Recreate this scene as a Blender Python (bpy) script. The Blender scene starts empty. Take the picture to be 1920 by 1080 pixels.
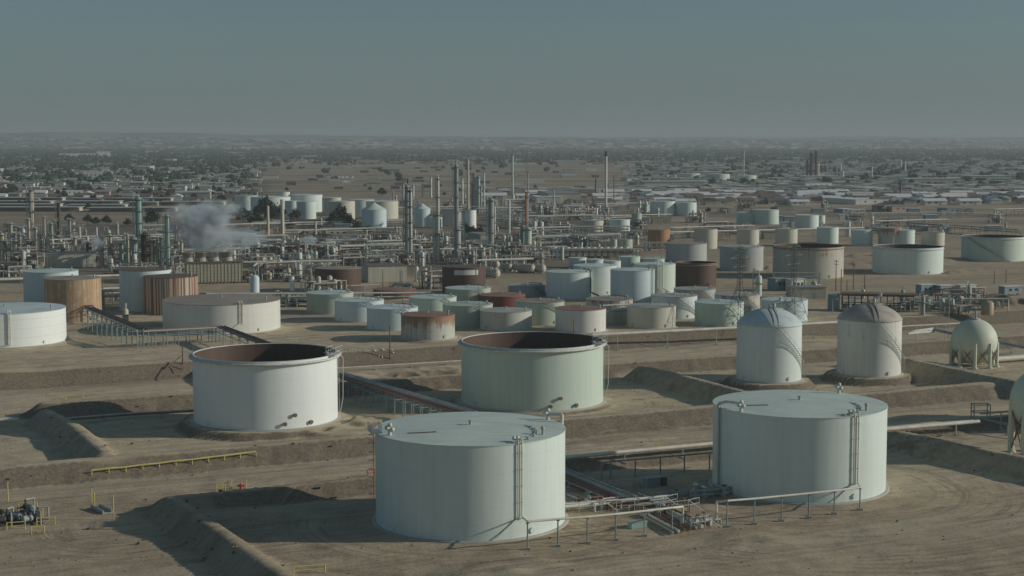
import bpy, math, random, re
import numpy as np
from mathutils import Vector, Matrix
R = math.radians
sc = bpy.context.scene
COL = sc.collection
# ------------------------------------------------------------------ camera
F = 3000.0; CZ = 57.5; PITCH = math.atan(278/F)
cam_d = bpy.data.cameras.new('camera'); cam = bpy.data.objects.new('camera', cam_d); COL.objects.link(cam)
cam_d.sensor_width = 36; cam_d.lens = 36*F/1920; cam_d.clip_start = 1; cam_d.clip_end = 90000
cam.location = (0, 0, CZ); cam.rotation_euler = (math.pi/2 - PITCH, 0, 0)
sc.camera = cam
# ------------------------------------------------------------------ world, sun, exposure
SUN_EL, SUN_AZ = 19.6, 91.0           # azimuth measured from +Y towards +X
w = bpy.data.worlds.new('World'); sc.world = w; w.use_nodes = True
nt = w.node_tree; nt.nodes.clear()
out = nt.nodes.new('ShaderNodeOutputWorld'); bg = nt.nodes.new('ShaderNodeBackground')
sky = nt.nodes.new('ShaderNodeTexSky'); sky.sky_type = 'NISHITA'; sky.sun_disc = False
sky.sun_elevation = R(SUN_EL); sky.sun_rotation = R(SUN_AZ); sky.altitude = 100
sky.air_density = 1.0; sky.dust_density = 1.2; sky.ozone_density = 1.5
hs = nt.nodes.new('ShaderNodeHueSaturation'); hs.inputs['Saturation'].default_value = 0.62
tint = nt.nodes.new('ShaderNodeMix'); tint.data_type = 'RGBA'; tint.blend_type = 'MULTIPLY'
tint.inputs[0].default_value = 1.0; tint.inputs[7].default_value = (0.95, 1.38, 1.60, 1)
nt.links.new(sky.outputs[0], hs.inputs['Color']); nt.links.new(hs.outputs[0], tint.inputs[6])
geo = nt.nodes.new('ShaderNodeTexCoord'); sx = nt.nodes.new('ShaderNodeSeparateXYZ'); nt.links.new(geo.outputs['Generated'], sx.inputs[0])
mr = nt.nodes.new('ShaderNodeMapRange'); mr.inputs[1].default_value = 0.0; mr.inputs[2].default_value = 0.10; mr.inputs[3].default_value = 0.85; mr.inputs[4].default_value = 0.0
nt.links.new(sx.outputs[2], mr.inputs[0]); hzm = nt.nodes.new('ShaderNodeMix'); hzm.data_type = 'RGBA'; hzm.inputs[7].default_value = (4.75, 5.85, 5.95, 1)   # dusty air low over the plain
nt.links.new(mr.outputs[0], hzm.inputs[0]); nt.links.new(tint.outputs[2], hzm.inputs[6])
nt.links.new(hzm.outputs[2], bg.inputs[0]); nt.links.new(bg.outputs[0], out.inputs[0])
bg.inputs[1].default_value = 0.048
sd = bpy.data.lights.new('sun', 'SUN'); sun = bpy.data.objects.new('sun', sd); COL.objects.link(sun)
sd.energy = 3.75; sd.angle = R(0.5); sd.color = (1.0, 0.93, 0.83)
sdir = Vector((math.sin(R(SUN_AZ))*math.cos(R(SUN_EL)), math.cos(R(SUN_AZ))*math.cos(R(SUN_EL)), math.sin(R(SUN_EL))))
sun.rotation_euler = sdir.to_track_quat('Z', 'Y').to_euler()
sc.view_settings.view_transform = 'Standard'; sc.view_settings.look = 'None'
sc.view_settings.exposure = -0.50; sc.view_settings.gamma = 1
sc.render.engine = 'CYCLES'
cy = sc.cycles
cy.use_denoising = True; cy.max_bounces = 5; cy.diffuse_bounces = 3; cy.glossy_bounces = 2
cy.transmission_bounces = 2; cy.volume_bounces = 1; cy.transparent_max_bounces = 6
cy.volume_step_rate = 1.0; cy.volume_max_steps = 128; cy.caustics_reflective = False; cy.caustics_refractive = False
cy.use_adaptive_sampling = True; cy.adaptive_threshold = 0.01

# ------------------------------------------------------------------ projection helpers (photo pixel, 1920x1080 -> the place)
cp, sp = math.cos(PITCH), math.sin(PITCH)
def ray(px, py):
    a = (px-960)/F; b = -(py-540)/F
    return (a, cp + b*sp, -sp + b*cp)
def at_z(px, py, z):
    r = ray(px, py); t = (z-CZ)/r[2]
    return (r[0]*t, r[1]*t)
def z_at(px, py, D):            # height where the ray of a pixel is at horizontal distance D
    r = ray(px, py); return CZ + D*r[2]/math.hypot(r[0], r[1])
def az(px, py):
    r = ray(px, py); return math.atan2(r[0], r[1])
U = Vector((0.9, 0.436, 0)).normalized(); V = Vector((U.y, -U.x, 0))   # the site's grid: rows along U, towards the camera V
PLAT = 3.5
B4a = at_z(0, 701, PLAT); B4v = B4a[0]*V.x + B4a[1]*V.y                # v-coordinate of the terrace edge
def uv(x, y): return x*U.x + y*U.y, x*V.x + y*V.y

# ------------------------------------------------------------------ terrain
def line_pts(pl, z): return [at_z(px, py, z) for px, py in pl]
BERMS = []   # (points, crest height, half top width, slope)
def berm(pl, h, hw=1.3, sl=0.66): BERMS.append((line_pts(pl, h), h, hw, sl))
def vy(x, y0, x0): return y0 - (x-x0)*(y0-262)/(7190-x0)   # pixel row of a line along U through (x0,y0)
def ucrest(x0, y0, xa, xb): return [(xa, vy(xa, y0, x0)), (xb, vy(xb, y0, x0))]
berm(ucrest(0, 875, -500, 2700), 2.7, 1.5, 0.6)                 # row behind the road
berm(ucrest(322, 931, 322, 2500), 1.9, 1.0)                # behind the two near tanks
berm([(322, 931), (408, 990), (530, 1074), (680, 1180)], 2.8, 1.0, 0.85)
berm(ucrest(130, 752, 84, 2700), 2.7, 1.2)
berm([(86, 768), (137, 795), (196, 846)], 3.0, 1.0, 0.85)
berm([(1205, 686), (1285, 705), (1385, 731), (1470, 752)], 3.3, 1.0, 0.82)
berm([(1680, 668), (1790, 691), (1905, 713)], 3.6, 1.0, 0.82)
berm([(1685, 808), (1780, 829), (1897, 852), (2050, 888)], 2.8, 1.0, 0.82)
berm(ucrest(1600, 491, 1400, 2400), PLAT+1.7, 0.8)
berm(ucrest(1600, 476, 1400, 2400), PLAT+1.7, 0.8)
berm(ucrest(1760, 506, 1765, 2400), PLAT+1.5, 0.8)
PADS = []    # (x, y, r, z)
MOUNDS = []  # (x, y, r, h)
def smooth(t):
    t = np.clip(t, 0, 1); return t*t*(3-2*t)
_rs = np.random.RandomState(5)
_T = [_rs.rand(64, 64) for _ in range(4)]
def vnoise(x, y, s, k=0):
    X = x/s; Y = y/s; i = np.floor(X).astype(int); j = np.floor(Y).astype(int)
    fx = X-i; fy = Y-j; fx = fx*fx*(3-2*fx); fy = fy*fy*(3-2*fy); T = _T[k]
    a = T[i % 64, j % 64]; b = T[(i+1) % 64, j % 64]; c = T[i % 64, (j+1) % 64]; d = T[(i+1) % 64, (j+1) % 64]
    return (a*(1-fx)+b*fx)*(1-fy) + (c*(1-fx)+d*fx)*fy - 0.5
def segdist(x, y, a, b):
    ax, ay = a; bx, by = b; dx, dy = bx-ax, by-ay
    t = np.clip(((x-ax)*dx + (y-ay)*dy)/(dx*dx+dy*dy), 0, 1)
    return np.hypot(x-ax-t*dx, y-ay-t*dy)
def Hgt(x, y, fine=True):
    x = np.asarray(x, float); y = np.asarray(y, float)
    v = x*V.x + y*V.y; u = x*U.x + y*U.y
    z = PLAT*smooth((B4v - v + vnoise(x, y, 14, 1)*1.2 + 3.5)/7.0)
    near = np.exp(-np.maximum(0, y-500)/300.0)
    z = z + near*(vnoise(x, y, 37, 0)*0.5 + vnoise(x, y, 11, 1)*0.28)
    if fine: z = z + near*(vnoise(x, y, 4.1, 2)*0.16 + vnoise(x, y, 2.1, 3)*0.09)
    for pts, h, hw, sl in BERMS:
        d = np.full(x.shape, 1e9)
        for a, b in zip(pts[:-1], pts[1:]): d = np.minimum(d, segdist(x, y, a, b))
        d = d + (vnoise(x, y, 5.3, 2)*0.7 + vnoise(x, y, 2.1, 1)*0.5)*(.2 if len(pts) > 2 else .7)*np.clip((d-hw)/2, 0, 1)
        k = h + vnoise(x, y, 23, 3)*0.2 + (vnoise(x, y, 1.8, 3)*(.14 if len(pts) > 2 else .45)*np.clip((d-hw)/1.2, 0, 1) + vnoise(x, y, 3.3, 0)*.14) - np.maximum(0, d-hw)*sl
        z = np.maximum(z, k)
    # rough digging between the middle basins and the terrace
    g = np.exp(-((u - uPIT)/26)**2 - ((v - vPIT)/5.5)**2)
    z = z - g*(1.3 + 5.0*np.abs(vnoise(x, y, 4.3, 0)))
    for mx, my, mr, mh in MOUNDS:
        z = z + mh*np.exp(-((x-mx)**2 + (y-my)**2)/(mr*mr))*(1+vnoise(x, y, 3.1, 0))
    for cx, cy_, r, pz in PADS:
        d = np.hypot(x-cx, y-cy_) + vnoise(x, y, 4.7, 3)*1.3*(1 if pz > 0.2 else 0)
        wgt = smooth((r + (3.9 if pz-base_z(cx, cy_) > 1 else 2.6) - d)/1.7)
        z = z*(1-wgt) + pz*wgt
    return z
_p = at_z(775, 697, 0); uPIT, vPIT = uv(*_p)
def P(px, py):                    # ground point under a pixel
    z = 0.0
    x, y = at_z(px, py, 0)
    for i in range(14):
        zz = float(Hgt(np.array([x]), np.array([y]), False)[0])
        z = z + (zz - z)*0.6
        x, y = at_z(px, py, z)
    return Vector((x, y, float(Hgt(np.array([x]), np.array([y]))[0])))
def gz(x, y): return float(Hgt(np.array([x]), np.array([y]))[0])
def base_z(x, y):
    return PLAT if (x*V.x + y*V.y) < B4v else 0.0
def flatP(px, py):               # on the bare levels, without berms
    x, y = at_z(px, py, 0)
    if base_z(x, y) > 0: x, y = at_z(px, py, PLAT); return x, y, PLAT
    return x, y, 0.0

# ------------------------------------------------------------------ mesh builder
class MB:
    def __init__(s): s.v = []; s.f = []; s.sm = []
    def add(s, vs, fs, smooth=False):
        o = len(s.v); s.v.extend(vs); s.f.extend([tuple(i+o for i in f) for f in fs]); s.sm.extend([smooth]*len(fs)); return s
    def box(s, c, d, rz=0.0):
        ca, sa = math.cos(rz), math.sin(rz); vs = []
        for k in (-.5, .5):
            for i, j in ((-.5, -.5), (.5, -.5), (.5, .5), (-.5, .5)):
                x, y = i*d[0], j*d[1]; vs.append((c[0]+x*ca-y*sa, c[1]+x*sa+y*ca, c[2]+k*d[2]))
        return s.add(vs, [(3, 2, 1, 0), (4, 5, 6, 7), (0, 1, 5, 4), (1, 2, 6, 5), (2, 3, 7, 6), (3, 0, 4, 7)])
    def cyl(s, p0, p1, r0, r1=None, n=10, caps=True):
        r1 = r0 if r1 is None else r1
        p0 = Vector(p0); p1 = Vector(p1); d = (p1-p0)
        if d.length < 1e-6: return s
        d.normalize(); a = Vector((0, 0, 1)) if abs(d.z) < 0.9 else Vector((1, 0, 0))
        e1 = d.cross(a).normalized(); e2 = d.cross(e1)
        vs = []
        for p, r in ((p0, r0), (p1, r1)):
            for i in range(n):
                t = 2*math.pi*i/n; vs.append(tuple(p + e1*(r*math.cos(t)) + e2*(r*math.sin(t))))
        s.add(vs, [(i, i+n, (i+1) % n+n, (i+1) % n) for i in range(n)], n > 5)
        if caps: s.add(vs, [tuple(range(n)), tuple(reversed(range(n, 2*n)))])
        return s
    def tube(s, pts, r, n=8):
        for a, b in zip(pts[:-1], pts[1:]): s.cyl(a, b, r, r, n)
        return s
    def lathe(s, prof, n=48, c=(0, 0, 0), sm=True):   # prof: (r, z)
        vs = []; k = len(prof)
        for i in range(n):
            t = 2*math.pi*i/n; ct, st = math.cos(t), math.sin(t)
            for r, z in prof: vs.append((c[0]+r*ct, c[1]+r*st, c[2]+z))
        fs = []
        for i in range(n):
            j = (i+1) % n
            for q in range(k-1):
                if prof[q][0] < 1e-6: fs.append((i*k+q, j*k+q+1, i*k+q+1))
                elif prof[q+1][0] < 1e-6: fs.append((i*k+q, j*k+q, i*k+q+1))
                else: fs.append((i*k+q, j*k+q, j*k+q+1, i*k+q+1))
        return s.add(vs, fs, sm)
    def ball(s, c, r, n=12, m=8, sx=1, sy=1, sz=1):
        prof = [(r*math.sin(math.pi*i/m), -r*math.cos(math.pi*i/m)) for i in range(m+1)]
        prof[0] = (0, -r); prof[-1] = (0, r)
        o = len(s.v); s.lathe(prof, n)
        for i in range(o, len(s.v)):
            x, y, z = s.v[i]; s.v[i] = (c[0]+x*sx, c[1]+y*sy, c[2]+z*sz)
        return s
    def drum(s, p0, p1, r, n=16):      # horizontal vessel with domed ends
        p0 = Vector(p0); p1 = Vector(p1); d = (p1-p0).normalized()
        s.cyl(p0, p1, r, r, n, False)
        for p, sg in ((p0, -1), (p1, 1)):
            q = p + d*sg*r*0.32; s.cyl(p, q, r, r*0.72, n, False); s.cyl(q, q+d*sg*r*0.16, r*0.72, 0.02, n, False)
        return s
    def mesh(s, name):
        me = bpy.data.meshes.new(name); me.from_pydata(s.v, [], s.f)
        me.polygons.foreach_set('use_smooth', s.sm); me.update()
        return me
    def build(s, name, mat, parent=None, loc=None):
        me = s.mesh(name); me.materials.append(mat)
        o = bpy.data.objects.new(name, me); COL.objects.link(o)
        if parent is not None: o.parent = parent
        if loc is not None: o.location = loc
        return o
def tag(o, label, cat, group=None, kind=None):
    if label: o['label'] = label
    if cat: o['category'] = cat
    if group: o['group'] = group
    if kind: o['kind'] = kind
    return o
def thing(name, label, cat, loc=(0, 0, 0), rz=0.0, group=None):
    o = bpy.data.objects.new(name, None); COL.objects.link(o); o.empty_display_size = 1
    o.location = loc; o.rotation_euler = (0, 0, rz)
    return tag(o, label, cat, group)
KIDS = {}
def kids(o):
    return [c for c in o.children]
def dup(root, loc, rz=0.0, scale=(1, 1, 1), label=None):
    c = root.copy(); COL.objects.link(c); c.location = loc; c.rotation_euler = (0, 0, rz); c.scale = scale
    if label: c['label'] = label
    for ch in KIDS[root.name]:
        d = ch.copy(); COL.objects.link(d); d.parent = c
    return c
def reg(root, ch): KIDS[root.name] = ch; return root

# ------------------------------------------------------------------ materials
def newmat(name):
    m = bpy.data.materials.new(name); m.use_nodes = True; n = m.node_tree
    return m, n, n.nodes['Principled BSDF']
class NB:
    def __init__(s, n): s.n = n
    def node(s, t, **k):
        a = s.n.nodes.new(t)
        for x, y in k.items(): setattr(a, x, y)
        return a
    def link(s, a, b): s.n.links.new(a, b)
    def mapping(s, src, scale):
        a = s.node('ShaderNodeMapping'); a.inputs['Scale'].default_value = scale; s.link(src, a.inputs[0]); return a.outputs[0]
    def noise(s, vec, scale, detail=3, rough=0.55):
        a = s.node('ShaderNodeTexNoise'); a.inputs['Scale'].default_value = scale; a.inputs['Detail'].default_value = detail
        a.inputs['Roughness'].default_value = rough; s.link(vec, a.inputs['Vector']); return a.outputs['Fac']
    def ramp(s, fac, lo, hi, a=0.0, b=1.0):
        r = s.node('ShaderNodeMapRange'); r.inputs[1].default_value = lo; r.inputs[2].default_value = hi
        r.inputs[3].default_value = a; r.inputs[4].default_value = b; s.link(fac, r.inputs[0]); return r.outputs[0]
    def mix(s, fac, a, b, bt='MIX'):
        m = s.node('ShaderNodeMix', data_type='RGBA', blend_type=bt)
        for v, i in ((fac, 0), (a, 6), (b, 7)):
            if isinstance(v, (int, float)): m.inputs[i].default_value = v
            elif isinstance(v, tuple): m.inputs[i].default_value = (*v, 1)
            else: s.link(v, m.inputs[i])
        return m.outputs[2]
    def node_y(s, v):
        a = s.node('ShaderNodeSeparateXYZ'); s.link(v, a.inputs[0]); return a.outputs[1]
    def math(s, op, a, b=0.0):
        m = s.node('ShaderNodeMath', operation=op)
        for v, i in ((a, 0), (b, 1)):
            if isinstance(v, (int, float)): m.inputs[i].default_value = v
            else: s.link(v, m.inputs[i])
        return m.outputs[0]
def paint(name, col, rough=0.6, var=0.12, scale=0.35, metal=0.0):
    m, n, b = newmat(name); q = NB(n)
    tc = q.node('ShaderNodeTexCoord').outputs['Object']
    f = q.ramp(q.noise(tc, scale, 4), 0.3, 0.7, 1-var, 1+var*0.6)
    v = q.node('ShaderNodeMix', data_type='RGBA', blend_type='MULTIPLY'); v.inputs[0].default_value = 1; v.inputs[6].default_value = (*col, 1)
    cmb = q.node('ShaderNodeCombineColor')
    for i in range(3): q.link(f, cmb.inputs[i])
    q.link(cmb.outputs[0], v.inputs[7]); q.link(v.outputs[2], b.inputs['Base Color'])
    b.inputs['Roughness'].default_value = rough; b.inputs['Metallic'].default_value = metal
    return m
def tank_paint(name, col, rust=0.0, rustcol=(0.20, 0.085, 0.04), streak=0.18, seam=0.10, rough=0.55, hi=None, stripes=0.0, patch=0.0, H=14.0):
    # painted plate courses: faint seams, run-down streaks, rust
    m, n, b = newmat(name); q = NB(n)
    tc = q.node('ShaderNodeTexCoord').outputs['Object']
    sep = q.node('ShaderNodeSeparateXYZ'); q.link(tc, sep.inputs[0]); z = sep.outputs[2]
    st = q.noise(q.mapping(tc, (1.1, 1.1, 0.05)), 1.0, 4, 0.65)
    big = q.noise(q.mapping(tc, (0.12, 0.12, 0.12)), 1.0, 3)
    c = q.mix(q.ramp(st, 0.38, 0.72, 0, streak), col, tuple(x*0.62 for x in col))
    c = q.mix(q.ramp(big, 0.35, 0.7, 0, 0.22), c, tuple(x*0.84 for x in col))
    zz = q.math('FRACT', q.math('DIVIDE', z, 2.4))
    sm = q.math('LESS_THAN', zz, 0.045)
    c = q.mix(q.math('MULTIPLY', sm, seam), c, (0.16, 0.17, 0.16))
    fn = q.noise(q.mapping(tc, (2.2, 2.2, 0.03)), 1.0, 2, 0.5)
    c = q.mix(q.math('MULTIPLY', q.math('LESS_THAN', q.math('ABSOLUTE', q.math('SUBTRACT', fn, 0.5)), 0.012), seam*0.35), c, (0.2, 0.2, 0.18))
    if rust > 0:
        r1 = q.noise(q.mapping(tc, (1.6, 1.6, 0.06)), 1.0, 5, 0.7)
        r2 = q.noise(q.mapping(tc, (0.5, 0.5, 0.5)), 1.0, 5, 0.65)
        s = q.math('ADD', q.math('MULTIPLY', r1, 0.65), q.math('MULTIPLY', r2, 0.35))
        if hi is not None:      # rust grows towards the rim
            s = q.math('ADD', s, q.ramp(z, hi*0.25, hi*0.9, -0.16, 0.14))
        lo = 0.75 - rust*0.55
        rf = q.ramp(s, lo, lo+0.12, 0, 0.92)
        rc = q.mix(r2, rustcol, tuple(min(1, x*1.9) for x in rustcol))
        c = q.mix(rf, c, rc)
    if stripes > 0:
        s3 = q.noise(q.mapping(tc, (0.75, 0.75, 0.004)), 1.0, 2, 0.7)
        rf = q.ramp(s3, 0.47, 0.54, 0, stripes)
        c = q.mix(rf, c, rustcol)
        s4 = q.noise(q.mapping(tc, (1.5, 1.5, 0.006)), 1.0, 2, 0.7)
        c = q.mix(q.ramp(s4, 0.52, 0.6, 0, 0.7), c, (0.10, 0.045, 0.03))
    q.link(c, b.inputs['Base Color'])
    b.inputs['Roughness'].default_value = rough
    b.inputs['Specular IOR Level'].default_value = 0.3
    bp = q.node('ShaderNodeBump'); bp.inputs['Strength'].default_value = 0.25; bp.inputs['Distance'].default_value = 0.08
    q.link(q.noise(q.mapping(tc, (0.35, 0.35, 0.5)), 1.0, 3), bp.inputs['Height']); q.link(bp.outputs[0], b.inputs['Normal'])
    return m
def roof_paint(name, col, stain=0.3, scol=None):
    m, n, b = newmat(name); q = NB(n)
    tc = q.node('ShaderNodeTexCoord').outputs['Object']
    a = q.noise(tc, 0.18, 5, 0.65); c2 = q.noise(q.mapping(tc, (0.15, 1.1, 1)), 1.0, 4, 0.6)
    scol = scol or tuple(x*0.6 for x in col)
    c = q.mix(q.ramp(a, 0.38, 0.68, 0, stain), col, scol)
    c = q.mix(q.ramp(c2, 0.45, 0.7, 0, stain*0.7), c, tuple(x*0.8 for x in scol))
    q.link(c, b.inputs['Base Color']); b.inputs['Roughness'].default_value = 0.7
    return m
M = {}
WHT = (0.62, 0.70, 0.66)
M['white'] = tank_paint('white_paint', (0.67, 0.75, 0.69), streak=0.26, seam=0.07)
M['chalk'] = tank_paint('chalk_white_paint', (0.80, 0.83, 0.79), streak=0.16, seam=0.06)
M['cool'] = tank_paint('cool_white_paint', (0.67, 0.73, 0.69), streak=0.22, seam=0.08)
M['green'] = tank_paint('pale_green_paint', (0.56, 0.65, 0.55), streak=0.22, seam=0.06)
M['snow'] = tank_paint('bright_white_paint', (0.82, 0.85, 0.80), streak=0.08, seam=0.22)
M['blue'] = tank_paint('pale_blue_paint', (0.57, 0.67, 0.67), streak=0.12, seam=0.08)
M['cream'] = tank_paint('cream_paint', (0.58, 0.56, 0.46), streak=0.2, seam=0.08)
M['beige'] = tank_paint('beige_paint', (0.50, 0.48, 0.40), rust=0.18, streak=0.25, seam=0.10, hi=10)
M['grey'] = tank_paint('weathered_grey_paint', (0.44, 0.46, 0.43), rust=0.12, streak=0.35, seam=0.15, hi=12)
M['pinkw'] = tank_paint('chalky_white_paint', (0.70, 0.69, 0.62), rust=0.12, streak=0.28, seam=0.1, hi=9)
M['sage'] = tank_paint('sage_green_paint', (0.46, 0.52, 0.42), rust=0.2, streak=0.25, seam=0.1, hi=9)
M['rustw'] = tank_paint('rust_stained_white_paint', (0.55, 0.55, 0.48), rust=0.42, streak=0.3, seam=0.1, hi=9)
M['rustt'] = tank_paint('rust_topped_paint', (0.52, 0.53, 0.46), rust=0.70, rustcol=(0.19, 0.10, 0.055), streak=0.3, seam=0.15, hi=8.5)
M['orange'] = tank_paint('orange_rust_plate', (0.46, 0.38, 0.27), rust=0.72, rustcol=(0.26, 0.12, 0.05), streak=0.4, seam=0.2)
M['ochre'] = tank_paint('ochre_rust_plate', (0.50, 0.45, 0.34), rust=0.60, rustcol=(0.27, 0.15, 0.07), streak=0.35, seam=0.3)
M['striped'] = tank_paint('rust_striped_plate', (0.50, 0.44, 0.34), stripes=0.95, rustcol=(0.25, 0.09, 0.04), streak=0.3, seam=0.05)
M['brown'] = tank_paint('dark_brown_rust_plate', (0.115, 0.07, 0.05), rust=0.3, rustcol=(0.09, 0.045, 0.03), streak=0.3, seam=0.1)
M['redbrown'] = tank_paint('red_brown_plate', (0.17, 0.06, 0.045), rust=0.3, rustcol=(0.12, 0.05, 0.035), streak=0.3, seam=0.1)
M['inner'] = tank_paint('rusty_inner_wall', (0.115, 0.075, 0.058), rust=0.4, rustcol=(0.11, 0.05, 0.035), streak=0.4, seam=0.1)
M['deck'] = roof_paint('floating_roof_deck', (0.10, 0.08, 0.07))
M['r_white'] = roof_paint('pale_roof_paint', (0.62, 0.71, 0.62), 0.45, (0.40, 0.46, 0.40))
M['r_green'] = roof_paint('green_roof_paint', (0.52, 0.62, 0.57), 0.18)
M['r_cool'] = roof_paint('cool_roof_paint', (0.58, 0.66, 0.65), 0.4, (0.36, 0.38, 0.34))
M['r_dirt'] = roof_paint('dusty_brown_roof', (0.34, 0.29, 0.23), 0.4)
M['r_grey'] = roof_paint('dusty_grey_roof', (0.42, 0.42, 0.37), 0.35)
M['r_rust'] = roof_paint('rusty_roof', (0.26, 0.13, 0.09), 0.4, (0.36, 0.28, 0.22))
M['r_domerust'] = roof_paint('rust_dusted_dome_roof', (0.50, 0.46, 0.40), 0.55, (0.27, 0.19, 0.14))
M['r_brown'] = roof_paint('dark_brown_roof', (0.15, 0.11, 0.085), 0.4)
M['r_sage'] = roof_paint('sage_roof', (0.44, 0.51, 0.43), 0.3)
M['conc'] = paint('concrete', (0.42, 0.40, 0.34))
M['rim'] = paint('rim_steel', (0.62, 0.62, 0.56), var=0.25, scale=1.2)
M['rimr'] = paint('rusty_rim_steel', (0.30, 0.20, 0.15), var=0.3, scale=1.5)
M['pipew'] = paint('white_pipe_paint', (0.66, 0.63, 0.54), var=0.2)
M['pipeg'] = paint('grey_pipe_paint', (0.36, 0.40, 0.38), var=0.2)
M['pipeb'] = paint('blue_grey_steel', (0.22, 0.29, 0.29), var=0.2)
M['piper'] = paint('red_brown_pipe', (0.24, 0.12, 0.09), var=0.25)
M['dark'] = paint('dark_steel', (0.07, 0.07, 0.065), var=0.3)
M['steel'] = paint('galvanised_steel', (0.40, 0.42, 0.38), var=0.2)
M['frame'] = paint('weathered_frame_steel', (0.23, 0.24, 0.21), var=0.3)
M['rust'] = paint('rusty_steel', (0.17, 0.105, 0.075), var=0.35)
M['yellow'] = paint('yellow_safety_paint', (0.62, 0.52, 0.16), var=0.2)
M['red'] = paint('red_paint', (0.55, 0.08, 0.05))
M['sphere'] = paint('pale_green_sphere_paint', (0.60, 0.63, 0.50), var=0.1, scale=0.15)
M['turq'] = tank_paint('turquoise_column_paint', (0.27, 0.42, 0.37), rust=0.25, streak=0.35, seam=0.2)
M['colb'] = tank_paint('beige_column_paint', (0.55, 0.49, 0.36), rust=0.15, streak=0.35, seam=0.25)
M['colw'] = tank_paint('pale_column_paint', (0.60, 0.62, 0.54), rust=0.1, streak=0.3, seam=0.2)
M['colg'] = tank_paint('grey_column_paint', (0.33, 0.35, 0.32), rust=0.2, streak=0.3, seam=0.2)
M['colgreen'] = tank_paint('light_green_column_paint', (0.44, 0.50, 0.38), streak=0.3, seam=0.2)
M['colr'] = tank_paint('orange_column_paint', (0.55, 0.22, 0.09), rust=0.3, streak=0.4, seam=0.1)
M['wood'] = paint('weathered_pole_wood', (0.15, 0.10, 0.07), var=0.2)
M['drum'] = paint('beige_vessel_paint', (0.50, 0.46, 0.36), var=0.2)
M['glass'] = paint('dark_window_glass', (0.05, 0.06, 0.07), rough=0.2)
M['rubber'] = paint('black_rubber', (0.03, 0.03, 0.03))
M['stone'] = paint('pale_stone', (0.30, 0.25, 0.18))
M['bark'] = paint('bark', (0.12, 0.09, 0.06))
def wallmat(name, col, rib=0.0):
    m, n, b = newmat(name); q = NB(n)
    tc = q.node('ShaderNodeTexCoord').outputs['Object']
    f = q.noise(q.mapping(tc, (0.5, 0.5, 0.12)), 1.0, 4)
    c = q.mix(q.ramp(f, 0.35, 0.7, 0, 0.4), col, tuple(x*0.65 for x in col))
    if rib > 0:
        f2 = q.noise(q.mapping(tc, (2.5, 2.5, 0.02)), 1.0, 1)
        c = q.mix(q.ramp(f2, 0.5, 0.56, 0, rib), c, tuple(x*0.4 for x in col))
    q.link(c, b.inputs['Base Color']); b.inputs['Roughness'].default_value = 0.75
    return m
M['w_cream'] = wallmat('cream_siding', (0.52, 0.50, 0.40), 0.25)
M['w_tan'] = wallmat('tan_siding', (0.46, 0.43, 0.32), 0.2)
M['w_white'] = wallmat('white_siding', (0.66, 0.66, 0.60))
M['w_grey'] = wallmat('grey_siding', (0.33, 0.34, 0.32))
M['w_blue'] = wallmat('blue_grey_siding', (0.22, 0.30, 0.33))
M['w_pink'] = wallmat('salmon_stucco', (0.50, 0.33, 0.25))
M['rf_grey'] = wallmat('grey_roofing', (0.26, 0.26, 0.24))
M['rf_brown'] = wallmat('brown_roofing', (0.17, 0.12, 0.09))
M['rf_pale'] = wallmat('pale_grey_roofing', (0.42, 0.42, 0.39))
M['rf_white'] = wallmat('white_roofing', (0.72, 0.72, 0.67))
def leafmat(name, col):
    m, n, b = newmat(name); q = NB(n)
    g = q.node('ShaderNodeNewGeometry').outputs['Position']
    f = q.noise(g, 0.7, 3)
    c = q.mix(q.ramp(f, 0.3, 0.7), tuple(x*0.6 for x in col), tuple(x*1.3 for x in col))
    q.link(c, b.inputs['Base Color']); b.inputs['Roughness'].default_value = 0.8
    b.inputs['Specular IOR Level'].default_value = 0.15
    return m
M['leaf'] = leafmat('dark_green_foliage', (0.045, 0.065, 0.038))
M['leaf2'] = leafmat('olive_foliage', (0.065, 0.075, 0.04))
M['brush'] = leafmat('dry_brush', (0.11, 0.095, 0.06))
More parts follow.
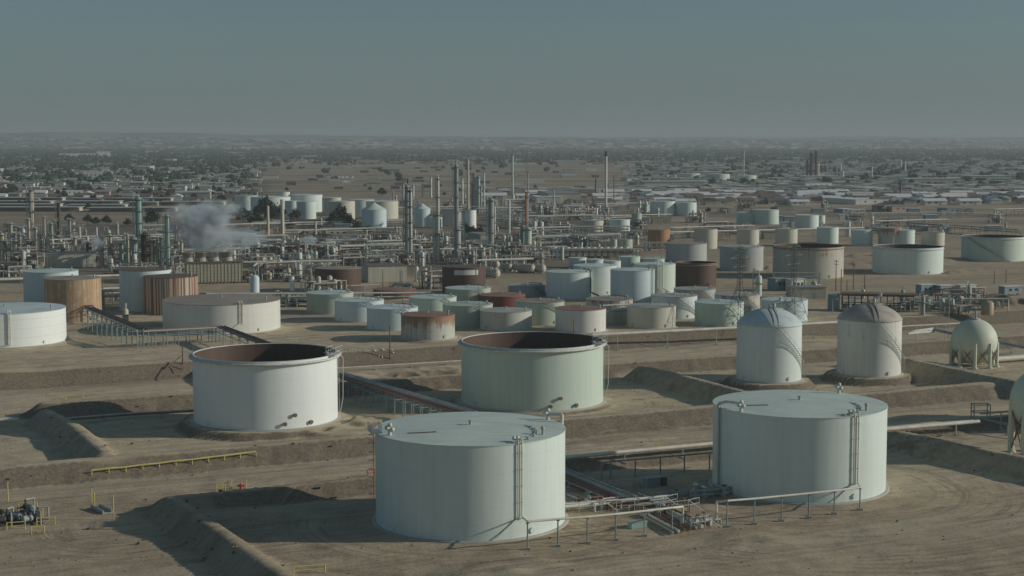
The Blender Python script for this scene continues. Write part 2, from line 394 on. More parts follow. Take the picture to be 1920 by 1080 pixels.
def ground_mat():
    m, n, b = newmat('desert_dirt'); q = NB(n)
    pos = q.node('ShaderNodeNewGeometry').outputs['Position']
    at = q.node('ShaderNodeAttribute', attribute_name='zone'); sep = q.node('ShaderNodeSeparateColor'); q.link(at.outputs['Color'], sep.inputs[0])
    road, slope, town = sep.outputs[0], sep.outputs[1], sep.outputs[2]
    a1 = q.noise(pos, 0.035, 5, 0.6); a2 = q.noise(pos, 0.25, 5, 0.65); a3 = q.noise(pos, 1.6, 4, 0.7)
    rot = q.node('ShaderNodeMapping'); rot.inputs['Rotation'].default_value = (0, 0, -math.atan2(U.y, U.x)); q.link(pos, rot.inputs[0])
    tr = q.noise(q.mapping(rot.outputs[0], (0.02, 0.55, 1)), 1.0, 4, 0.7)
    c = q.mix(q.ramp(a1, 0.35, 0.65), (0.52, 0.425, 0.29), (0.41, 0.325, 0.22))
    c = q.mix(q.ramp(a2, 0.44, 0.72, 0, 0.5), c, (0.28, 0.215, 0.15))
    c = q.mix(q.ramp(a2, 0.55, 0.30, 0, 0.35), c, (0.54, 0.44, 0.30))
    c = q.mix(q.ramp(tr, 0.50, 0.66, 0, 0.4), c, (0.24, 0.185, 0.14))
    a2s = q.node('ShaderNodeAttribute', attribute_name='soil'); s2 = q.node('ShaderNodeSeparateColor'); q.link(a2s.outputs['Color'], s2.inputs[0])
    lf = q.math('MULTIPLY', s2.outputs[0], q.ramp(a2, 0.70, 0.45, 0.25, 1.0))
    c = q.mix(lf, c, q.mix(q.ramp(tr, 0.45, 0.62), (0.61, 0.515, 0.35), (0.48, 0.395, 0.265)))
    rd = q.mix(q.ramp(tr, 0.42, 0.62, 0, 0.8), (0.50, 0.42, 0.295), (0.33, 0.265, 0.18))
    c = q.mix(road, c, rd)
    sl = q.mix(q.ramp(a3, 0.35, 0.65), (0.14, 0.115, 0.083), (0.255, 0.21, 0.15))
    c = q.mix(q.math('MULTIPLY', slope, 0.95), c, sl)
    c = q.mix(q.ramp(a3, 0.45, 0.75, 0, 0.35), c, (0.24, 0.19, 0.14))
    # wheel ruts swinging round the tanks
    for (ccx, ccy, r0, r1) in ARCS:
        cs = q.node('ShaderNodeVectorMath', operation='SUBTRACT'); q.link(pos, cs.inputs[0]); cs.inputs[1].default_value = (ccx, ccy, 0)
        xy = q.mapping(cs.outputs[0], (1, 1, 0)); ln = q.node('ShaderNodeVectorMath', operation='LENGTH'); q.link(xy, ln.inputs[0]); dd = ln.outputs['Value']
        cv = q.node('ShaderNodeCombineXYZ'); q.link(q.math('MULTIPLY', dd, 0.9), cv.inputs[0]); q.link(q.math('MULTIPLY', q.noise(xy, 0.03, 2), 3.0), cv.inputs[1])
        an = q.noise(cv.outputs[0], 1.0, 3, 0.75)
        ring = q.math('MULTIPLY', q.ramp(dd, r0, r0+4), q.ramp(dd, r1-8, r1, 1, 0))
        ring = q.math('MULTIPLY', ring, q.ramp(q.noise(pos, 0.06, 3), 0.42, 0.55))
        c = q.mix(q.math('MULTIPLY', q.ramp(an, 0.52, 0.58, 0, 0.42), ring), c, (0.19, 0.145, 0.10))
        c = q.mix(q.math('MULTIPLY', q.ramp(an, 0.42, 0.34, 0, 0.45), ring), c, (0.56, 0.47, 0.34))
    tr2 = q.noise(q.mapping(rot.outputs[0], (0.006, 0.9, 1)), 1.0, 3, 0.8)
    c = q.mix(q.math('MULTIPLY', q.ramp(tr2, 0.56, 0.62, 0, 0.6), q.ramp(a1, 0.40, 0.55)), c, (0.19, 0.145, 0.10))
    st = q.noise(pos, 0.09, 6, 0.75)
    c = q.mix(q.ramp(st, 0.60, 0.68, 0, 0.6), c, (0.17, 0.125, 0.09))
    c = q.mix(at.outputs['Alpha'], c, q.mix(q.ramp(a3, 0.4, 0.6), (0.115, 0.10, 0.082), (0.21, 0.18, 0.145)))
    # town ground: blocks of yards, asphalt, dry lots
    vo = q.node('ShaderNodeTexVoronoi', distance='CHEBYCHEV'); vo.inputs['Scale'].default_value = 0.016; vo.inputs['Randomness'].default_value = 0.8
    q.link(q.mapping(pos, (1, 0.5, 1)), vo.inputs['Vector'])
    sv = q.node('ShaderNodeSeparateColor'); q.link(vo.outputs['Color'], sv.inputs[0])
    tb = q.mix(q.ramp(sv.outputs[0], 0.2, 0.8), (0.10, 0.095, 0.08), (0.24, 0.20, 0.155))
    tb = q.mix(q.ramp(sv.outputs[1], 0.72, 0.76), tb, (0.33, 0.29, 0.235))
    tb = q.mix(q.ramp(a2, 0.4, 0.6, 0, 0.5), tb, (0.09, 0.085, 0.07))
    c = q.mix(town, c, tb)
    fs = q.noise(q.mapping(pos, (0.002, 0.02, 1)), 1.0, 6, 0.7)
    dist = q.ramp(q.node_y(pos), 600, 1100, 0, 1)
    c = q.mix(q.math('MULTIPLY', q.ramp(fs, 0.42, 0.60, 0, 0.75), dist), c, (0.17, 0.135, 0.105))
    c = q.mix(q.math('MULTIPLY', q.ramp(fs, 0.66, 0.70, 0, 0.6), dist), c, (0.50, 0.45, 0.36))
    q.link(c, b.inputs['Base Color']); b.inputs['Roughness'].default_value = 0.95; b.inputs['Specular IOR Level'].default_value = 0.1
    gr = q.noise(pos, 5.5, 3, 0.8)
    c2_ = q.mix(q.ramp(gr, 0.60, 0.72, 0, 0.2), c, (0.15, 0.12, 0.09)); q.link(c2_, b.inputs['Base Color'])
    bp = q.node('ShaderNodeBump'); bp.inputs['Strength'].default_value = 0.5; bp.inputs['Distance'].default_value = 0.35
    hsum = q.math('ADD', q.math('MULTIPLY', a2, 1.0), q.math('ADD', q.math('MULTIPLY', a3, 0.5), q.math('MULTIPLY', tr, 0.5)))
    q.link(hsum, bp.inputs['Height']); q.link(bp.outputs[0], b.inputs['Normal'])
    return m
ARCS = []

# ------------------------------------------------------------------ tanks
LM = []      # landmarks used for wording labels: (px, py, phrase)
def polar(c, fx, fy, r, th):        # th degrees from facing the camera, positive to the right
    t = R(th); return (c[0] + r*(fx*math.cos(t) - fy*math.sin(t)), c[1] + r*(fy*math.cos(t) + fx*math.sin(t)))
class Tank: pass
def solve(xl, xr, yb, yr, pad=0.0):
    cx = (xl+xr)/2
    x, y, z0 = flatP(cx, yb)
    z0 += pad
    x, y = at_z(cx, yb, z0); D = math.hypot(x, y)
    ym = (yb+yr)/2
    a = (az(xr, ym) - az(xl, ym))/2
    r = D*math.sin(a)/(1-math.sin(a))
    h = z_at(cx, yr, D) - z0
    k = (D+r)/D; t = Tank(); t.x, t.y, t.z, t.r, t.h, t.D = x*k, y*k, z0, r, h, D
    t.fx, t.fy = -x/D, -y/D
    t.c = (t.x, t.y)
    return t
def make_tank(label, xl, xr, yb, yr, mat, rmat='r_white', roof='cone', pad=0.0, stair=None, seg=None, name='storage_tank', peak=None, group=None, ring=True, rim=None, lm=None, vent=True):
    t = solve(xl, xr, yb, yr, pad)
    if lm: LM.append(((xl+xr)/2, yb, lm))
    seg = seg or (96 if t.D < 380 else 56 if t.D < 800 else 32)
    PADS.append((t.x, t.y, t.r, t.z)) if t.D < 900 else None
    root = thing(name, label, 'tank', (t.x, t.y, t.z), 0, group); t.root = root
    r, h = t.r, t.h
    f0 = math.atan2(t.fy, t.fx)
    def pl(rr, th, z): a = f0 + R(th); return (rr*math.cos(a), rr*math.sin(a), z)
    t.pl = pl
    if roof == 'open':
        MB().lathe([(r, 0), (r, h)], seg).build('shell', M[mat], root)
        MB().lathe([(r-0.15, h-0.02), (r-0.15, 1.0)], seg).build('inner_wall', M['inner'], root)
        MB().lathe([(0, 2.2), (r*0.5, 1.9), (r-0.5, 1.9), (r-0.5, 2.6), (r-0.18, 2.6)], seg).build('floating_roof', M['deck'], root)
        g = MB().lathe([(r+0.003, h-0.75), (r+0.75, h-0.7), (r+0.75, h-0.35), (r+0.02, h-0.35)], seg) if t.D < 500 else MB().lathe([(r+0.003, h-0.9), (r+0.3, h-0.8), (r+0.3, h-0.45), (r+0.01, h-0.45)], seg)
        g.build('wind_girder', M['rim' if rim is None else rim], root)
        MB().lathe([(r+0.05, h-0.1), (r+0.05, h+0.06), (r-0.2, h+0.06), (r-0.2, h-0.1)], seg).build('rim_angle', M['rim' if rim is None else rim], root)
    else:
        MB().lathe([(r, 0), (r, h)], seg).build('shell', M[mat], root)
        pk = peak if peak is not None else r*0.05
        if roof == 'dome':
            prof = []
            for i in range(13):
                a = i/12.0; rr = (r+0.12)*(1-a)
                prof.append((rr, h + pk*(math.sqrt(1-.8*(1-a)**2)-.4472)/.5528))
            prof[-1] = (0, h+pk)
            MB().lathe([(r+0.003, h-0.22), (r+0.12, h-0.2)] + prof, seg).build('dome_roof', M[rmat], root)
        else:
            MB().lathe([(r+0.003, h-0.14), (r+0.1, h-0.12), (r+0.1, h+0.0), (r*0.5, h+pk*0.5), (0, h+pk)], seg, sm=False).build('roof', M[rmat], root)
        if vent and t.D < 900:
            v = MB(); zc = h+pk
            v.cyl((0, 0, zc-0.1), (0, 0, zc+0.5), 0.22); v.cyl((0, 0, zc+0.5), (0, 0, zc+0.62), 0.42, 0.2)
            if roof != 'dome':
                v.build('roof_vent', M['steel'], root); v = MB()
                q = pl(r*0.86, 60, 0); v.cyl((q[0], q[1], h), (q[0], q[1], h+0.9), 0.2); v.ball((q[0], q[1], h+1.0), 0.32, 8, 6)
                v.build('roof_vent', M['steel'], root); v = None
            if v: v.build('roof_vent', M['steel'], root)
    if ring and t.D < 560:
        MB().lathe([(r+0.002, 0.18), (r+0.65, 0.16), (r+0.7, -0.35)], seg).build('base_ring', M['conc'], root)
    if t.D < 700:
        for th in (-52, 38):
            q = pl(r, th, 1.0); q2 = pl(r+0.28, th, 1.0); MB().cyl(q, q2, 0.42, n=14).build('manway', M[mat], root)
    if stair:
        th0, th1 = stair        # from the foot (th0) to the rim (th1)
        s = MB(); n = max(14, int(h*2.2)); rl = []; rl2 = []
        for i in range(n+1):
            a = i/n; th = th0 + (th1-th0)*a; z = 0.2 + (h-0.2)*a
            q = pl(r+0.48, th, z); s.box((q[0], q[1], z), (0.85, abs(R(th1-th0))*r/n*0.9+0.1, 0.07), f0+R(th))
            q = pl(r+0.9, th, z+1.0); rl.append(q); rl2.append(pl(r+0.9, th, z-0.05))
            if i % 3 == 0: s.cyl(rl2[-1], rl[-1], 0.035, n=4)
        s.tube(rl, 0.035, 5); s.tube(rl2, 0.08, 5)
        s.build('stairway', M['steel' if t.D < 400 else 'frame'], root)
    return t
T = {}
def K(k, *a, **kw): T[k] = make_tank(*a, **kw)
# near tanks
K('T1', 'large pale green-white flat-roofed tank standing nearest, casting a shadow on the dyke', 705, 1060, 1017, 836, 'white', 'r_white', pad=0.2, peak=0.55)
K('T2', 'large white flat-roofed tank at the right with kinked pipe on posts in front', 1333, 1659, 945, 783, 'white', 'r_white', pad=0.2, peak=0.6)
K('T3', 'white open-topped tank with rusty inside on a raised dirt pad, left one', 364, 635, 808, 679, 'chalk', roof='open', pad=1.5, lm='white open tank')
K('T4', 'pale green open-topped tank with brown inside, in the middle behind the nearest tank', 865, 1131, 773, 655, 'green', roof='open', pad=0.4, lm='pale green open tank')
K('T5', 'bright white flat-roofed tank cut by the left edge above a dirt slope', -105, 127, 653, 589, 'snow', 'r_cool', pad=0.2, peak=0.5)
K('T6', 'domed white storage tank with brown-streaked roof, left of the domed pair', 1380, 1502, 719, 613, 'cool', 'r_cool', roof='dome', pad=1.5, peak=3.7, stair=(100, 12))
K('T7', 'domed white storage tank with rusty dusty roof, right of the domed pair', 1568, 1689, 708, 603, 'pinkw', 'r_domerust', roof='dome', pad=1.5, peak=3.6, stair=(100, 12), lm='right domed tank')
K('M1', 'wide low grey-white tank with dusty brown roof, streaked lit side', 306, 527, 628, 572, 'pinkw', 'r_dirt', pad=0.2, peak=0.7, lm='wide dusty-roofed tank')
K('M2', 'orange-brown rusted tank with pale lattice-like stains', 84, 192, 606, 525, 'ochre', 'r_dirt', lm='orange rusted tank')
K('M3', 'tank covered in vertical rust and white stripes', 270, 373, 592, 521, 'striped', 'r_brown', lm='rust-striped tank')
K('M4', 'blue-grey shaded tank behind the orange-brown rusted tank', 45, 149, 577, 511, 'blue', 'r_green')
K('M5', 'grey tank with dark brown roof behind the striped rusty tank', 225, 323, 585, 508, 'cool', 'r_brown')
K('B1', 'dark brown rusty tank with dusty roof behind the left group of low tanks', 591, 678, 549, 505, 'brown', 'r_dirt', lm='dark brown tank')
K('B2', 'dark brown tank with a white rectangle painted near its rim', 829, 911, 553, 502, 'brown', 'r_brown', lm='brown tank with white rectangle')
K('B3', 'dark brown roofless tank behind the tall white tanks', 1266, 1343, 539, 495, 'brown', roof='open', rim='rimr')
GC = 'low tanks of the middle tank farm'
K('C1', 'pale sage tank, leftmost of the low tank farm', 575, 663, 590, 552, 'sage', 'r_green', group=GC, stair=(75, 20))
K('C2', 'pale blue low tank, second from the left of the farm', 628, 720, 605, 566, 'blue', 'r_cool', group=GC, stair=(80, 20))
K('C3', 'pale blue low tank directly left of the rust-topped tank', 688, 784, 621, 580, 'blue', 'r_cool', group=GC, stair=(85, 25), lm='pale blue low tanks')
K('C4', 'tank with rust-brown upper half and white lower band', 752, 853, 639, 594, 'rustt', 'r_rust', pad=0.3)
K('C5', 'pale green low tank in front of the brown tank with white rectangle', 835, 920, 578, 543, 'sage', 'r_green', group=GC, stair=(80, 30))
K('C6', 'red-brown low tank among pale green ones', 898, 985, 583, 556, 'redbrown', 'r_rust')
K('C7', 'pale green low tank behind the rust-topped tank', 767, 856, 592, 560, 'green', 'r_green', group=GC, stair=(80, 30))
K('C8', 'sage green low tank right behind the rust-topped tank', 830, 924, 614, 574, 'sage', 'r_sage', group=GC, stair=(80, 30))
K('C9', 'grey-green low tank with rusty rim, left of the red-roofed white tank', 900, 997, 622, 586, 'rustw', 'r_grey')
K('C10', 'sage tank with dirt-stained roof behind the red-roofed white tank', 967, 1058, 611, 568, 'sage', 'r_dirt', group=GC, stair=(80, 25))
K('C11', 'chalky white low tank with reddish rusted roof', 1041, 1136, 625, 582, 'pinkw', 'r_rust', lm='red-roofed white tank')
K('C12', 'heavily rust-stained low tank with dusty roof', 1098, 1186, 608, 564, 'rustw', 'r_dirt')
K('C13', 'plain grey-white low tank in the front row beside the white pipe', 1175, 1267, 617, 577, 'cream', 'r_grey', group=GC)
K('C14', 'grey-white low tank right behind the plain front-row tank, stair on its right side', 1221, 1307, 599, 557, 'cool', 'r_grey', group=GC, stair=(80, 5))
K('C15', 'small pale low tank in front of the roofless brown tank', 1263, 1341, 572, 544, 'grey', 'r_grey', group=GC, stair=(70, 20))
K('C16', 'pale green low tank in the front row beside the lattice tower', 1302, 1394, 613, 570, 'green', 'r_green', group=GC)
K('C17', 'stained cream low tank behind the lattice tower', 1339, 1424, 596, 555, 'rustw', 'r_grey', group=GC, stair=(80, 20))
K('C18', 'pale blue low tank just behind the left domed tank', 1427, 1514, 605, 565, 'blue', 'r_cool', group=GC)
K('C19', 'small grey-roofed low tank left of the tall white tanks', 953, 1023, 556, 538, 'grey', 'r_grey', group=GC, stair=(70, 20))
K('C20', 'low red tank sunk behind the pale green low tanks', 700, 780, 562, 545, 'redbrown', 'r_rust', group=GC)
GW = 'tall white tanks'
K('W1', 'tall pale tank with a dark bent pipe down its right side', 1024, 1110, 562, 512, 'cool', 'r_green', group=GW, lm='tall white tanks')
K('W2', 'tall white tank half hidden between the two front tall tanks', 1075, 1156, 554, 500, 'cool', 'r_white', group=GW)
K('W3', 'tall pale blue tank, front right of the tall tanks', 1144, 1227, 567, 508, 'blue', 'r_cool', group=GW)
K('W4', 'tall greenish tank, rearmost right of the tall tanks', 1188, 1266, 552, 497, 'green', 'r_white', group=GW)
GS = 'small white tanks behind the tall ones'
K('W5', 'small white tank behind the tall tanks, leftmost', 1066, 1100, 503, 484, 'cool', 'r_white', group=GS)
K('W6', 'small white tank behind the tall tanks, second from left', 1099, 1132, 505, 487, 'blue', 'r_white', group=GS)
K('W7', 'small white tank behind the tall tanks, centre', 1131, 1164, 512, 490, 'cool', 'r_white', group=GS)
K('W8', 'small pale green tank behind the tall tanks, right of centre', 1160, 1200, 502, 482, 'green', 'r_white', group=GS)
K('W9', 'small pale green tank behind the tall tanks, rightmost', 1206, 1246, 505, 486, 'green', 'r_green', group=GS)
K('R1', 'grey streaked tank with brown-edged roof in the right field', 1248, 1325, 492, 458, 'grey', 'r_dirt', lm='grey streaked tank')
K('R2', 'grey streaked tank behind the lattice tower', 1349, 1431, 509, 464, 'grey', 'r_grey')
K('R3', 'large grey roofless tank with rusty rim and tall pylon in front', 1448, 1581, 523, 465, 'beige', roof='open', rim='rimr', lm='large roofless tank')
K('R4', 'large white roofless tank with dark inside in the right field', 1635, 1768, 515, 466, 'white', roof='open', lm='white roofless tank')
K('R5', 'large white roofless tank with a stair at the right edge', 1801, 1921, 491, 446, 'green', roof='open', stair=(30, -50))
K('R6', 'orange rusted small tank in the right field', 1214, 1256, 467, 431, 'orange', 'r_dirt', lm='small orange tank')
K('R7', 'cream tank second right of the small orange tank', 1301, 1345, 467, 430, 'cream', 'r_dirt')
K('R8', 'cream tank right behind the grey streaked pair', 1381, 1423, 466, 431, 'cream', 'r_grey')
K('R9', 'small cream tank above the large grey roofless tank, left', 1453, 1495, 462, 430, 'cream', 'r_grey')
K('R10', 'small white tank above the large grey roofless tank, right', 1531, 1572, 457, 427, 'white', 'r_white')
K('R11', 'small white tank alone between the two large roofless tanks', 1595, 1636, 461, 432, 'white', 'r_white')
K('R12a', 'rust-streaked cream tank above the white roofless tank', 1646, 1690, 462, 428, 'rustw', 'r_grey')
K('R12', 'small white tank above the white roofless tank', 1672, 1715, 462, 432, 'white', 'r_white')
K('R13', 'cream rusty-roofed tank right of the white roofless tank', 1727, 1771, 461, 436, 'cream', 'r_dirt')
K('R14', 'small white tank farther back above the right field', 1490, 1535, 429, 404, 'white', 'r_white')
K('R14b', 'tiny white tank touching a larger white one', 1527, 1547, 419, 404, 'white', 'r_white')
K('R15', 'white tank, left of a pair in the far right field', 1219, 1266, 405, 378, 'white', 'r_white')
K('R16', 'white tank, right of a pair in the far right field', 1266, 1306, 405, 380, 'white', 'r_white')
K('R17', 'cream small tank near the tall white chimney', 1092, 1131, 435, 414, 'cream', 'r_grey')
K('R18', 'white small tank near the tall white chimney', 1142, 1181, 434, 412, 'white', 'r_white')
K('R19', 'slim tall green-grey tank near the tall white chimney', 1184, 1203, 427, 400, 'sage', 'r_grey')
K('R20', 'pale green tank, left of the far overlapping pair', 1381, 1424, 420, 399, 'green', 'r_green')
K('R21', 'pale green tank, right of the far overlapping pair', 1413, 1460, 421, 394, 'green', 'r_green')
K('R22', 'slim cream tank by the cooling fan bank', 1145, 1157, 470, 449, 'cream', 'r_grey')
K('R23', 'slim green tank by the cooling fan bank', 1158, 1186, 469, 449, 'sage', 'r_grey')
K('R24', 'small dark green tank left of the far white pair', 1205, 1218, 397, 383, 'sage', 'r_green')
GF = 'far white tanks behind the process plant'
K('L1', 'large white tank at the far left of the back tank farm', 470, 545, 402, 370, 'cool', 'r_white', group=GF)
K('L0', 'white tank partly behind the steam at the back tank farm', 440, 484, 394, 367, 'cool', 'r_grey', group=GF)
K('L2', 'white tank touching the right side of a big one', 534, 562, 408, 377, 'cool', 'r_white', group=GF)
K('L3', 'bright sided white tank left of the round tree', 556, 593, 411, 378, 'white', 'r_white', group=GF)
K('L4', 'wide white tank behind the front row of the back farm', 541, 605, 398, 366, 'cool', 'r_white', group=GF)
K('L4b', 'cream sided tank behind the gap in the back farm', 604, 640, 402, 371, 'cream', 'r_white', group=GF)
K('L5', 'white tank standing right behind the round tree', 615, 666, 414, 378, 'cream', 'r_white', group=GF)
K('L7', 'white tank behind the cone-roofed one', 654, 702, 405, 375, 'cool', 'r_white', group=GF)
K('L8', 'wide cream tank at the right end of the back farm', 686, 747, 411, 378, 'cream', 'r_cool', group=GF, lm='back tank farm')
K('L9', 'white cone-roofed tank in front of the back farm', 678, 725, 430, 394, 'blue', 'r_white', group=GF, peak=4.5, lm='cone-roofed tank')
K('L10', 'white cone-roofed tank between the process columns', 776, 807, 425, 392, 'blue', 'r_white', group=GF, peak=3.5)
K('L11', 'small white tank behind the twin process columns', 804, 829, 427, 408, 'white', 'r_grey', group=GF)
K('L12', 'grey tank behind the tall flare column', 830, 868, 425, 392, 'grey', 'r_grey', group=GF)
K('L13', 'cream tank right of the tall flare column', 868, 893, 428, 394, 'snow', 'r_dirt', group=GF)
K('L14', 'small white tank peeking over the back farm', 519, 544, 372, 360, 'white', 'r_grey', group=GF)
GD = 'distant white tanks on the plain'
for i, (a, b, yb, yr, l) in enumerate([(1272, 1312, 338, 325.5, 'left'), (1322, 1368, 340, 326.5, 'middle'), (1378, 1418, 339, 329, 'right')]):
    K('D%d' % i, 'distant pale tank beyond the warehouses, %s of three' % l, a, b, yb, yr, 'green', 'r_green', group=GD)
for i, (a, b, yb, yr) in enumerate([(1246, 1254, 337, 328), (1261, 1268, 337, 328), (1308, 1314, 338, 328), (1318, 1324, 338, 329)]):
    K('E%d' % i, 'narrow pale tank at the distant tank farm, %s of four' % ('first', 'second', 'third', 'last')[i], a, b, yb, yr, 'cream', 'r_grey', group='narrow tanks of the distant farm')
for i, (a, b) in enumerate([(478, 489), (493, 501), (505, 513), (518, 526), (531, 538), (543, 550)]):
    K('F%d' % i, 'tiny white tank at the foot of the hills, %s of six from left' % ('first', 'second', 'third', 'fourth', 'fifth', 'last')[i], a, b, 279.3, 276, 'snow', 'r_white', group='tiny tanks at the foot of the hills')
# a tank just out of the frame whose shadow reaches the picture
K('X1', 'white tank just outside the right edge, its shadow on the road', 1985, 2190, 812, 690, 'white', 'r_white')
for k in ('T3', 'T4', 'T6', 'T7'): pass
x, y = at_z(1823, 488+220, 0)
# spheres (legs up on a pad)
SPH = [(1825, 640, 41.5, 691, 'pale green gas sphere on braced legs beyond the domed tanks'), (1953, 751, 58, 866, 'pale gas sphere on legs cut by the right edge')]
for i, (px, cyp, rp, yb, lab) in enumerate(SPH):
    x, y = at_z(px, yb, 0.2); D = math.hypot(x, y); fx, fy = -x/D, -y/D
    r = rp/F*D*1.0; zc = z_at(px, cyp, D) ; D += r*0.95; k = D/(D-r*0.95)
    x *= k; y *= k; zc = z_at(px, cyp, D); r = rp/F*D
    PADS.append((x, y, r*0.9, 0.2))
    s = thing('sphere_tank', lab, 'sphere tank', (x, y, 0.2)); zc -= 0.2
    MB().ball((0, 0, zc), r, 48, 28).build('sphere', M['sphere'], s)
    n = 9; cr = r*0.98
    leg = [(cr*math.cos(2*math.pi*j/n+.3), cr*math.sin(2*math.pi*j/n+.3)) for j in range(n)]
    for j in range(n):
        a = leg[j]; MB().cyl((a[0], a[1], 0), (a[0], a[1], zc*1.02), 0.42, n=10).cyl((a[0], a[1], -.3), (a[0], a[1], 0.3), 0.75, n=8).build('leg', M['sphere'], s)
        b = leg[(j+1) % n]; q = MB()
        q.cyl((a[0], a[1], zc*0.9), (b[0], b[1], 0.8), 0.12, n=5); q.cyl((b[0], b[1], zc*0.9), (a[0], a[1], 0.8), 0.12, n=5)
        q.build('brace', M['rust'], s)
    q = MB(); q.lathe([(1.4, zc+r-0.25), (1.4, zc+r+0.1), (0, zc+r+0.1)], 14)
    for j in range(8):
        t = j*math.pi/4; q.cyl((1.4*math.cos(t), 1.4*math.sin(t), zc+r), (1.4*math.cos(t), 1.4*math.sin(t), zc+r+1.1), .05, n=4)
    q.lathe([(1.4, zc+r+1.05), (1.48, zc+r+1.1), (1.4, zc+r+1.15)], 14); q.cyl((0.3, 0, zc+r), (0.3, 0, zc+r+2.0), 0.25)
    q.build('top_platform', M['steel'], s)
    LM.append((px, yb, 'gas sphere'))
# mounds and earth piles
for px, py, r, h in [(1855, 572, 5, 2.2), (1908, 574, 7, 3.0), (1690, 655, 4, 1.2), (612, 812, 10, 1.6), (690, 800, 9, 1.2), (1440, 612, 12, .6), (1000, 1072, 14, .5), (1420, 1010, 5, .6), (1270, 950, 6, .5)]:
    x, y, z = flatP(px, py); MOUNDS.append((x, y, r, h))

# ------------------------------------------------------------------ ground sheet
def axis(lo, hi, step, far, g):
    a = list(np.arange(lo, hi+0.01, step)); s = step
    r = []; p = hi
    while p < far: s *= g; p += s; r.append(p)
    l = []; p = lo; s = step
    while p > -far: s *= g; p -= s; l.append(p)
    return np.array(l[::-1] + a + r)
xs = axis(-130, 175, 0.8, 26000, 1.13)
ys = [-400, -200, -60, 40, 100]; y = 150.0
ys += list(np.arange(150, 190, 1.0)) + list(np.arange(190, 480, .8)); y = 480.0; ys.append(y); s = 0.8
while y < 27000: s = min(s*1.02, .8 + (y-480)*0.03); y += s; ys.append(y)
ys = np.array(ys)
X, Y = np.meshgrid(xs, ys)
Z = Hgt(X, Y)
nx, ny = len(xs), len(ys)
co = np.stack([X, Y, Z], -1).reshape(-1, 3)
i = np.arange(nx-1); j = np.arange(ny-1); J, I = np.meshgrid(j, i, indexing='ij')
q = np.stack([J*nx+I, J*nx+I+1, (J+1)*nx+I+1, (J+1)*nx+I], -1).reshape(-1, 4)
me = bpy.data.meshes.new('ground'); me.vertices.add(len(co)); me.vertices.foreach_set('co', co.ravel())
me.loops.add(q.size); me.loops.foreach_set('vertex_index', q.ravel().astype(np.int32))
me.polygons.add(len(q)); me.polygons.foreach_set('loop_start', np.arange(0, q.size, 4, dtype=np.int32)); me.polygons.foreach_set('loop_total', np.full(len(q), 4, dtype=np.int32))
me.polygons.foreach_set('use_smooth', np.ones(len(q), bool)); me.update(calc_edges=True)
# zones of soil: packed road, loose slope, town
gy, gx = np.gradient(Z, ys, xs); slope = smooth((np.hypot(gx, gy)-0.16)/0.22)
for pts, h, hw, sl in BERMS:
    if len(pts) > 2:      # cross dykes get a paler soil colour to bring out their sunlit strip
        d_ = np.full(X.shape, 1e9)
        for a, b in zip(pts[:-1], pts[1:]): d_ = np.minimum(d_, segdist(X, Y, a, b))
        slope = slope*(1-.6*smooth((8-d_)/2.0))
vv = X*V.x + Y*V.y; uu = X*U.x + Y*U.y
def road_v(px, py, z=0): x, y = at_z(px, py, z); return x*V.x + y*V.y
rd = np.zeros_like(Z)
for v0, hw in ((road_v(0, 922), 4.5), (road_v(0, 735), 4.0), (road_v(1400, 1030), 6.0), (road_v(1650, 540, PLAT), 5), (road_v(1400, 420, PLAT), 7), (road_v(1900, 350, PLAT), 20)):
    rd = np.maximum(rd, smooth((hw + 1.5 - np.abs(vv - v0 + vnoise(X, Y, 30, 0)*2))/2.5))
D_ = np.hypot(X, Y)
fieldm = np.zeros_like(Z)
PX = 960 + F*X/np.maximum(Y, 1)
town = smooth((D_ - 1350)/200.0)
field = ((PX > 500) & (PX < 1180) & (D_ > 1350) & (D_ < 3700)).astype(float)
town = town*(1-0.9*field); town = np.where(D_ > 9000, town*0.3, town)
rd = np.where((PX > 430) & (PX < 1000) & (np.abs(D_-1750) < 25), 0.8, rd)
plant = smooth((D_-600)/90.0)*smooth((1180-D_)/150.0)*smooth((1225-PX)/60.0)
plant = plant*np.clip(.75+vnoise(X, Y, 60, 1)*1.0, .2, 1)
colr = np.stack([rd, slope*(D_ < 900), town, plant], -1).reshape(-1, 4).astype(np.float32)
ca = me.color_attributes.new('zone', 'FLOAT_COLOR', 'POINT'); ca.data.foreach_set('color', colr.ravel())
for k_, r0, r1 in (('T2', 17, 62), ('T1', 17, 45), ('T4', 18, 34)): ARCS.append((T[k_].x, T[k_].y, r0, r1))
_a = at_z(250, 985, 0); ARCS.append((_a[0], _a[1], 3, 26))
M['ground'] = ground_mat()
light = smooth((D_-258)/25.0)*smooth((600-D_)/120.0)*.92
for v0, hw in ((road_v(0, 738), 6.5),): light = np.maximum(light, smooth((hw+1.5-np.abs(vv-v0+vnoise(X, Y, 30, 0)*2))/2.0))
ca2 = me.color_attributes.new('soil', 'FLOAT_COLOR', 'POINT'); ca2.data.foreach_set('color', np.stack([light, light*0, light*0, np.ones_like(Z)], -1).reshape(-1).astype(np.float32))
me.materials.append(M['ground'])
go = bpy.data.objects.new('ground', me); COL.objects.link(go); go['kind'] = 'structure'
